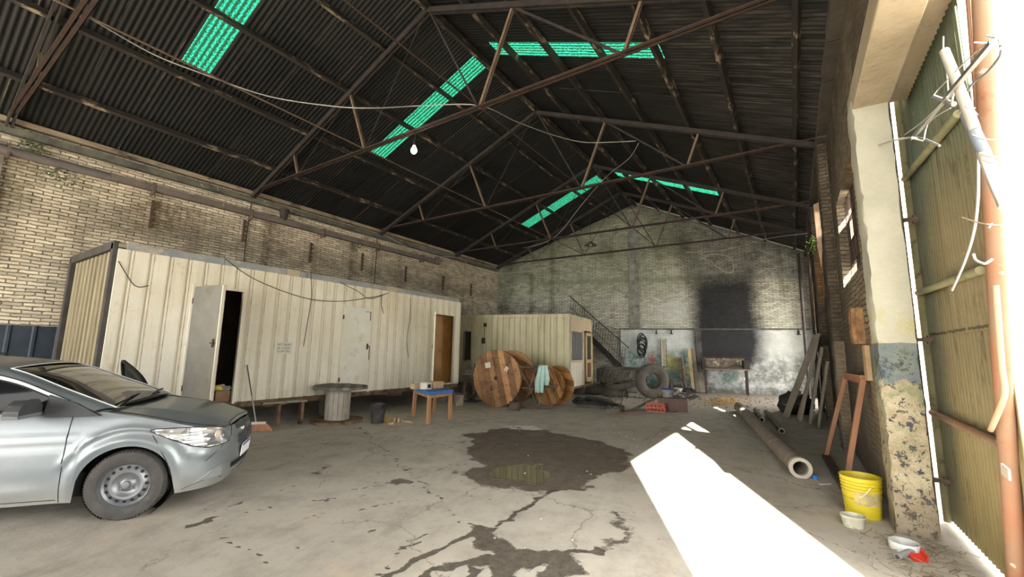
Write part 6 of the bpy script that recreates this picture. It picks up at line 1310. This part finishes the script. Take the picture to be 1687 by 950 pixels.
b = MB(); b.lathe([(.026, .085), (.03, .1), (.028, .17), (.012, .18)], 14); b.build('bulb_socket', BLACK, t_); b = MB(); b.tube([(0, 0, .17), (.02, 0, .26), (0, 0, ZC - q.z)], .008, 5); b.build('bulb_cord', CABLE, t_)
b = MB()
WIREM = mat('pale_wire', (.35, .33, .30), None, rough=.5)
def wire(lb, pts, r=.009, m_=WIREM, name='wire'):
    b = MB(); b.tube(smooth_path(pts, 6), r, 5); return b.build(name, m_, label=lb, cat='wire')
wire('pale cable sagging from the near truss across the green strips to the light bulb truss', [fl(145, 28, 5.75), fl(250, 88, 5.72), fl(330, 120, 5.7), fl(440, 158, 5.68), fl(540, 174, 5.68), fl(610, 178, 5.67), atY(700, 174, 5.2), atY(790, 174, 5.35), atY(850, 200, 6.8), atY(910, 222, 8.2), atY(960, 234, 9.0), atY(1010, 234, 9.4), atY(1048, 232, 9.5)])
wire('thin cable looping down from the second truss in front of the gable', [atY(1052, 236, 9.6), atY(1035, 262, 10.5), atY(1000, 290, 12), atY(960, 335, 13.2), atY(920, 385, 13.6), atY(890, 402, 13.7), atY(862, 408, 13.8)])
wire('pale wire stretched low across the gable towards the gate side wall', [FW(8.6, 5.75, .5), FW(10, 5.7, .8), FW(11.5, 5.9, 1.5), V((.5, 13.4, 4.75))], .012)
wire('pale wire loop hanging on the sooty part of the gable', [FW(9.2, 5.5, .06), FW(9.7, 5.72, .08), FW(10.35, 5.5, .1), FW(10.45, 5.0, .08), FW(10.2, 4.9, .06), FW(9.8, 5.2, .06), FW(9.6, 5.45, .06)], .012)
wire('cables drooping along the whitewashed wall under the far trusses', [V((XL + .15, 9.7, 5.5)), V((XL + .3, 11.6, 5.15)), V((XL + .3, 13.6, 5.4)), V((XL + .5, 14.8, 5.0)), V((XL + 2, 16.3, 5.1)), V((XL + 4, 16.7, 5.5))], .012)
# pipe on the left wall
t_ = thing('wall_duct', 'grey metal duct running along the whitewashed wall below the eave', 'duct', (XL + .16, 3, 5.04))
b = MB(); b.tube([V((XL + .13, -6, 5.02)), V((XL + .13, 2.4, 5.02)), V((XL + .13, 2.45, 5.02))], .085, 12); wpart(b, 'duct_pipe', mat('grey_duct', (.13, .115, .105), (.09, .08, .072), 4, .7), t_, smooth=40)
b = MB(); b.box((XL + .13, 7.4, 5.03), (.14, 9.9, .15)); b.box((XL + .13, 12.45, 5.1), (.14, .16, .32)); wpart(b, 'duct_casing', mat('brown_grey_casing', (.17, .14, .12), (.10, .085, .07), 3, .75, world=True, stains=(((.38, .35, .28), 4, .62, .68),)), t_, bevel=.01)
for y in (1.05, 3.2, 5.3, 7.4, 9.5, 11.6): b = MB(); b.box((XL + .1, y, 5.0), (.22, .04, .26)); wpart(b, 'duct_clip', IRON, t_)
b = MB(); b.lathe([(.06, 0), (.10, .12), (.13, .34)], 12, (XL + .14, 6.15, 5.05)); b.build('outlet_cone', DARKSTEEL, label='dark cone bracket on top of the wall duct', cat='bracket')
STRAP = mat('rust_strap', (.05, .028, .02), (.09, .05, .03), 9)
for i, (y, z, h) in enumerate(((3.26, 4.45, .65), (5.2, 4.55, .6), (7.1, 4.35, .6), (8.95, 4.4, .6), (10.9, 4.3, .6), (12.95, 4.25, .6), (14.8, 4.2, .55))):
    b = MB(); b.box((XL + .02, y, z), (.05, .05, h))
    for k in range(5): b.box((XL + .035, y + .03, z - h / 2 + (k + .5) * h / 5), (.05, .05, .03))
    b.build('iron_strap', STRAP, label='rusty iron strap set upright in the whitewashed wall, number %s along from the car end' % ['one', 'two', 'three', 'four', 'five', 'six', 'seven'][i], cat='strap', group='iron straps in the whitewashed wall')
b = MB(); b.box((XL + .04, .9, 2.6), (.1, .24, 5.2)); b.build('trim_7', mat('dark_streak_pier', (.14, .12, .09), (.24, .21, .16), 3, .9, world=True), kind='structure')
wire('thin conduit running down the whitewashed wall above the long cabin', [V((XL + .03, 5.32, 5.5)), V((XL + .03, 5.30, 4.9)), V((XL + .03, 5.28, 4.0)), V((XL + .05, 5.32, 3.2))], .012, CABLE, 'conduit')
wire('thin conduit running down the whitewashed wall near the end of the long cabin', [V((XL + .03, 9.5, 5.5)), V((XL + .03, 9.52, 4.9)), V((XL + .03, 9.5, 4.0)), V((XL + .05, 9.52, 2.6))], .014, CABLE, 'conduit')
b = MB()
for s_, y, k in ((0, 1.32, 40), (1, 1.75, 34), (2, 8.65, 16)):
    for j in range(k):
        c_ = V((XL + .06 + rnd.uniform(0, .1), y + rnd.gauss(0, .12), (5.22, 4.82, 4.9)[s_] + rnd.gauss(0, .11))); d = V((rnd.uniform(0, 1), rnd.uniform(-1, 1), rnd.uniform(-1, .4))).normalized() * .07; e = d.orthogonal().normalized() * .02; b.add([c_, c_ + d * .5 + e, c_ + d, c_ + d * .5 - e], [(0, 1, 2, 3)])
b.build('wall_plant', mat('dull_leaf', (.035, .06, .018), (.06, .09, .03), 9), label='small green plants rooted in the whitewashed wall beside the duct', cat='plant', kind='stuff')

# ================================================================== the gate and what hangs on it
GX = 1.12
t = NT('green_ochre_gate_sheet', .7, .3); o = t.pos(); sx, sy, sz = t.sep(o)
st = t.noise(t.comb(t.op('MULTIPLY', sy, 9), t.op('MULTIPLY', sz, .7)), 1, 7, .7, 1)
c = t.mix(t.rng(t.op('ADD', sz, t.op('MULTIPLY', t.noise(o, 1.5, 5, .6, 2), 1.5)), 3.3, 4.6), (.20, .165, .085), (.14, .21, .15))
c = t.mix(t.rng(st, .35, .65, 0, .65), c, (.19, .165, .10)); c = t.mix(t.rng(sz, 1.5, .3, 0, .7), c, (.36, .29, .13)); c = t.mix(t.rng(sy, 5.3, 5.75, 0, .6), c, (.14, .17, .13))
c = t.mix(t.op('MULTIPLY', t.rng(st, .55, .7), t.rng(t.noise(o, 3, 6, .7, 4), .4, .55)), c, (.10, .085, .05)); c = t.mix(t.op('MULTIPLY', t.rng(t.noise(t.comb(t.op('MULTIPLY', sy, 5), t.op('MULTIPLY', sz, .8)), 1, 4, .6, 5), .6, .7), .7), c, (.22, .25, .07))
c = t.mix(t.op('MULTIPLY', t.rng(t.noise(t.comb(t.op('MULTIPLY', sy, 22), t.op('MULTIPLY', sz, 2.2)), 1, 8, .8, 6), .52, .64), t.rng(t.noise(o, 2.2, 5, .7, 7), .35, .6)), c, (.045, .035, .022))
c = t.mix(t.rng(t.op('ABSOLUTE', t.op('SUBTRACT', t.op('ADD', sz, t.op('MULTIPLY', t.noise(o, 9, 5, .7, 8), .05)), 1.80)), .006, .016, .85, 0), c, (.03, .025, .015))
c = t.mix(t.rng(t.op('ABSOLUTE', t.op('SUBTRACT', sy, 4.72)), .006, .014, .8, 0), c, (.03, .025, .015))
c = t.mix(t.rng(t.noise(o, 5, 9, .8, 11), .6, .68), c, (.42, .36, .22))
t.L.new(c, t.b.inputs['Base Color']); GSH = t.m
g_ = thing('gate_leaf', 'green and ochre corrugated metal gate leaf hung beside the concrete pillar', 'gate', (GX, 4.9, 0))
b = MB(); b.grid(lambda y, z: V((GX + .03 + .010 * math.sin(y * 2 * math.pi / .076), y, z)), np.arange(4.0, 5.88, .0127), (.04, 1.9, 4.38)); wpart(b, 'gate_sheet', GSH, g_, smooth=True, solid=.004)
b = MB(); b.grid(lambda y, z: V((GX + .018 + .010 * math.sin(y * 2 * math.pi / .076), y, z)), np.arange(4.0, 5.0, .0127), (1.75, 2.9, 4.05)); wpart(b, 'overlap_sheet', GSH, g_, smooth=True, solid=.004)
GP = mat('green_gate_tube', (.20, .21, .11), (.30, .27, .15), 5, .7, world=True, stains=(((.10, .07, .04), 6, .55, .65),)); OP = mat('orange_gate_tube', (.27, .125, .065), (.23, .155, .10), 3, .65, world=True, stains=(((.22, .09, .045), 4, .58, .68), ((.55, .47, .38), 5, .6, .66)))
for a_, c_, r, m_, nm in (((GX, 5.86, .02), (GX, 5.86, 4.36), .035, GP, 'hinge_post'), ((GX, 4.0, 4.36), (GX, 5.88, 4.40), .035, GP, 'top_rail'), ((GX - .02, 4.12, 3.29), (GX - .02, 5.86, 3.42), .03, GP, 'middle_rail'), ((GX - .02, 4.12, 2.145), (GX - .02, 5.86, 2.20), .03, GP, 'middle_rail'), ((GX - .02, 4.2, 1.0), (GX - .02, 5.86, 1.02), .032, OP, 'middle_rail')):
    b = MB(); b.tube([a_, c_], r, 10); wpart(b, nm, m_, g_, smooth=40)
top_ = atX(1618, 0, GX - .02); bot_ = atX(1672, 900, GX - .02)
b = MB(); k_ = (bot_ - top_); b.tube([top_ - k_ * .25, top_, atX(1633, 300, GX - .02), atX(1650, 600, GX - .02), bot_, bot_ + k_ * .09], .046, 14); wpart(b, 'end_post', OP, g_, smooth=40)
b = MB(); b.tube([top_ - k_ * .25 + V((-.02, .13, 0)), atX(1596, 0, GX - .04), atX(1620, 300, GX - .04), atX(1636, 560, GX - .04)], .016, 8); wpart(b, 'conduit', OP, g_, smooth=40)
b = MB(); b.tube(smooth_path([atX(1640, 470, GX - .09), atX(1650, 600, GX - .09), atX(1655, 640, GX - .09), atX(1650, 665, GX - .1), atX(1632, 708, GX - .1)], 4), .016, 8); wpart(b, 'hook_rod', mat('pinkish_rod', (.46, .30, .20)), g_, smooth=True)
b = MB(); q = atX(1657, 777, GX - .09); b.box(q, (.012, .11, .07), mtx=Matrix.Rotation(.12, 3, 'X')); wpart(b, 'hasp', mat('pale_hasp', (.5, .45, .36)), g_, bevel=.003)
b = MB()
for z in (.45, 2.9, 1.72): b = MB(); b.box((1.0, 5.55, z), (.2, .05, .035)); b.tube([(1.08, 5.55, z - .04), (1.08, 5.55, z + .04)], .018, 8); wpart(b, 'gate_hinge', IRON, g_)
# television aerial tied to the post
AL = mat('aerial_metal', (.50, .50, .48), (.38, .36, .32), 9, .35, .7); WP = mat('pale_pole', (.46, .44, .38), (.38, .34, .28), 6, .5, stains=(((.28, .22, .16), 5, .6, .68),)); BT = mat('grey_blue_tape', (.22, .26, .29), (.15, .18, .2), 12)
AX = .88
t_ = thing('tv_aerial', 'bent old television aerial tied to a pale pole on the gate post', 'aerial', atX(1560, 240, AX))
def Ap(x, y, k=0.0): return atX(x, y, AX + k)
b = MB(); b.tube([Ap(1556, 84), Ap(1590, 170), Ap(1606, 215)], .024, 12); b.tube([Ap(1620, 250), Ap(1640, 300), Ap(1658, 340)], .027, 12); wpart(b, 'pole', WP, t_, smooth=40)
b = MB(); b.tube([Ap(1592, 188), Ap(1622, 254)], .0265, 12); wpart(b, 'tape_wrap', BT, t_, smooth=40)
b = MB(); b.bar(Ap(1636, 68, -.03), Ap(1503, 228, -.03), .022, .022); wpart(b, 'boom', AL, t_)
for pts, r in (([(1430, 245, -.05), (1470, 232, -.04), (1510, 226, -.03), (1548, 240, .02)], .008), ([(1538, 160, -.06), (1572, 172, -.02)], .014), ([(1502, 226, -.06), (1522, 231, 0)], .010), ([(1538, 160, -.05), (1545, 148, 0), (1600, 92, 0), (1640, 60, 0)], .004), ([(1568, 170, -.05), (1574, 150, 0), (1612, 102, 0)], .005), ([(1490, 222, -.05), (1520, 200, -.05), (1560, 160, -.05)], .004), ([(1522, 230, -.04), (1528, 205, -.02), (1545, 190, 0), (1566, 178, 0)], .004), ([(1605, 70, -.06), (1640, 72, 0), (1664, 76, .05)], .004), ([(1625, 58, 0), (1648, 66, 0), (1655, 84, 0)], .004)):
    b = MB(); b.tube(smooth_path([Ap(*q) for q in pts], 3), r, 6); wpart(b, 'aerial_rod', AL, t_)
b = MB(); b.tube(smooth_path([Ap(1646, 62, .02), Ap(1648, 90, .02), Ap(1625, 120, .03), Ap(1600, 140, .03), Ap(1592, 165, .02), Ap(1610, 190, .04)], 4), .006, 6); wpart(b, 'aerial_cable', mat('grey_cable', (.12, .12, .13)), t_)
b = MB()
for x0, y0, x1, y1 in ((1585, 358, 1650, 372), (1602, 222, 1640, 230), (1614, 252, 1650, 258), (1590, 175, 1606, 178), (1618, 262, 1648, 268), (1626, 375, 1634, 368)): b.tube(smooth_path([Ap(x0, y0, -.03), Ap((x0 + x1) / 2, (y0 + y1) / 2 + 3, -.05), Ap(x1, y1, -.02)], 3), .004, 5)
wpart(b, 'tie_wire', mat('rusty_wire', (.35, .26, .18)), t_)
wire('long pale cable hanging loose in front of the gate sheet', [Ap(1612, 240, .03), Ap(1612, 280, .03), Ap(1611, 330, .03), Ap(1605, 380, .04), Ap(1590, 430, .04), Ap(1569, 478, .04)], .007, mat('white_cable', (.45, .45, .47)), 'loose_cable')
wire('short white hook of cable sticking out in front of the gate post', [Ap(1604, 418, .05), Ap(1608, 428, .05), Ap(1622, 434, .05), Ap(1636, 426, .08)], .007, mat('white_cable_end', (.6, .58, .56)), 'loose_cable')
b = MB(); b.tube([Ap(1554, 60, .12), Ap(1554, 84, .12)], .004, 5); b.tube([Ap(1560, 118, .12), Ap(1562, 150, .12)], .005, 5); b.build('sheet_slot', WIREM, label='thin bright wire on the upper gate sheet behind the aerial pole', cat='wire')

# outside the gate: bright building across the yard
t = NT('sunlit_render', .8); t.b.inputs['Base Color'].default_value = (.72, .70, .66, 1); OUTW = t.m
bx = thing('outside_building', 'pale building with dark barred windows across the yard outside the gate', 'building', (14, 40, 0))
b = MB(); b.box((15.5, 43, 2.6), (6, 22, 5.2)); wpart(b, 'building_wall', OUTW, bx)
b = MB(); b.box((15.2, 43, 5.3), (7, 22.6, .2)); wpart(b, 'building_roof', RUST, bx)
DW = mat('dark_window', (.05, .055, .06), (.09, .10, .11), 3)
for (xa, ya, xb, yb) in ((1668, 414, 1690, 446), (1671, 472, 1692, 545), (1661, 312, 1690, 316)):
    a_, c_ = atX(xa, ya, 12.48), atX(xb, yb, 12.48); ym, zm = (a_.y + c_.y) / 2, (a_.z + c_.z) / 2; dy, dz = abs(a_.y - c_.y), abs(a_.z - c_.z)
    b = MB(); b.box((12.48, ym, zm), (.05, dy, dz)); wi = wpart(b, 'window' if dz > .5 else 'beam', DW if dz > .5 else RUST, bx)
    if dz > .5: b = MB(); b.box((12.44, ym, zm), (.05, dy, .06)); b.box((12.44, ym, zm), (.05, .08, dz)); wpart(b, 'window_bar', OUTW, wi)
b = MB(); rnd = random.Random(2)
for k in range(900):
    c_ = V((rnd.gauss(9, .9), rnd.gauss(34, 1.2), abs(rnd.gauss(2.0, 1.0)))); d = V((rnd.uniform(-1, 1), rnd.uniform(-1, 1), rnd.uniform(-1, 1))).normalized() * .22; e = d.orthogonal().normalized() * .08; b.add([c_, c_ + d * .5 + e, c_ + d, c_ + d * .5 - e], [(0, 1, 2, 3)])
t_ = thing('yard_shrub', 'bright green shrub seen through the gap between pillar and gate', 'shrub', (9, 34, 0)); wpart(b, 'foliage', mat('shrub_leaf', (.16, .30, .06), (.3, .45, .1), 1), t_); b = MB(); b.cyl((0, 0, 0), (0, 0, 2), .1, .04); b.build('stem', ROTWOOD, t_)
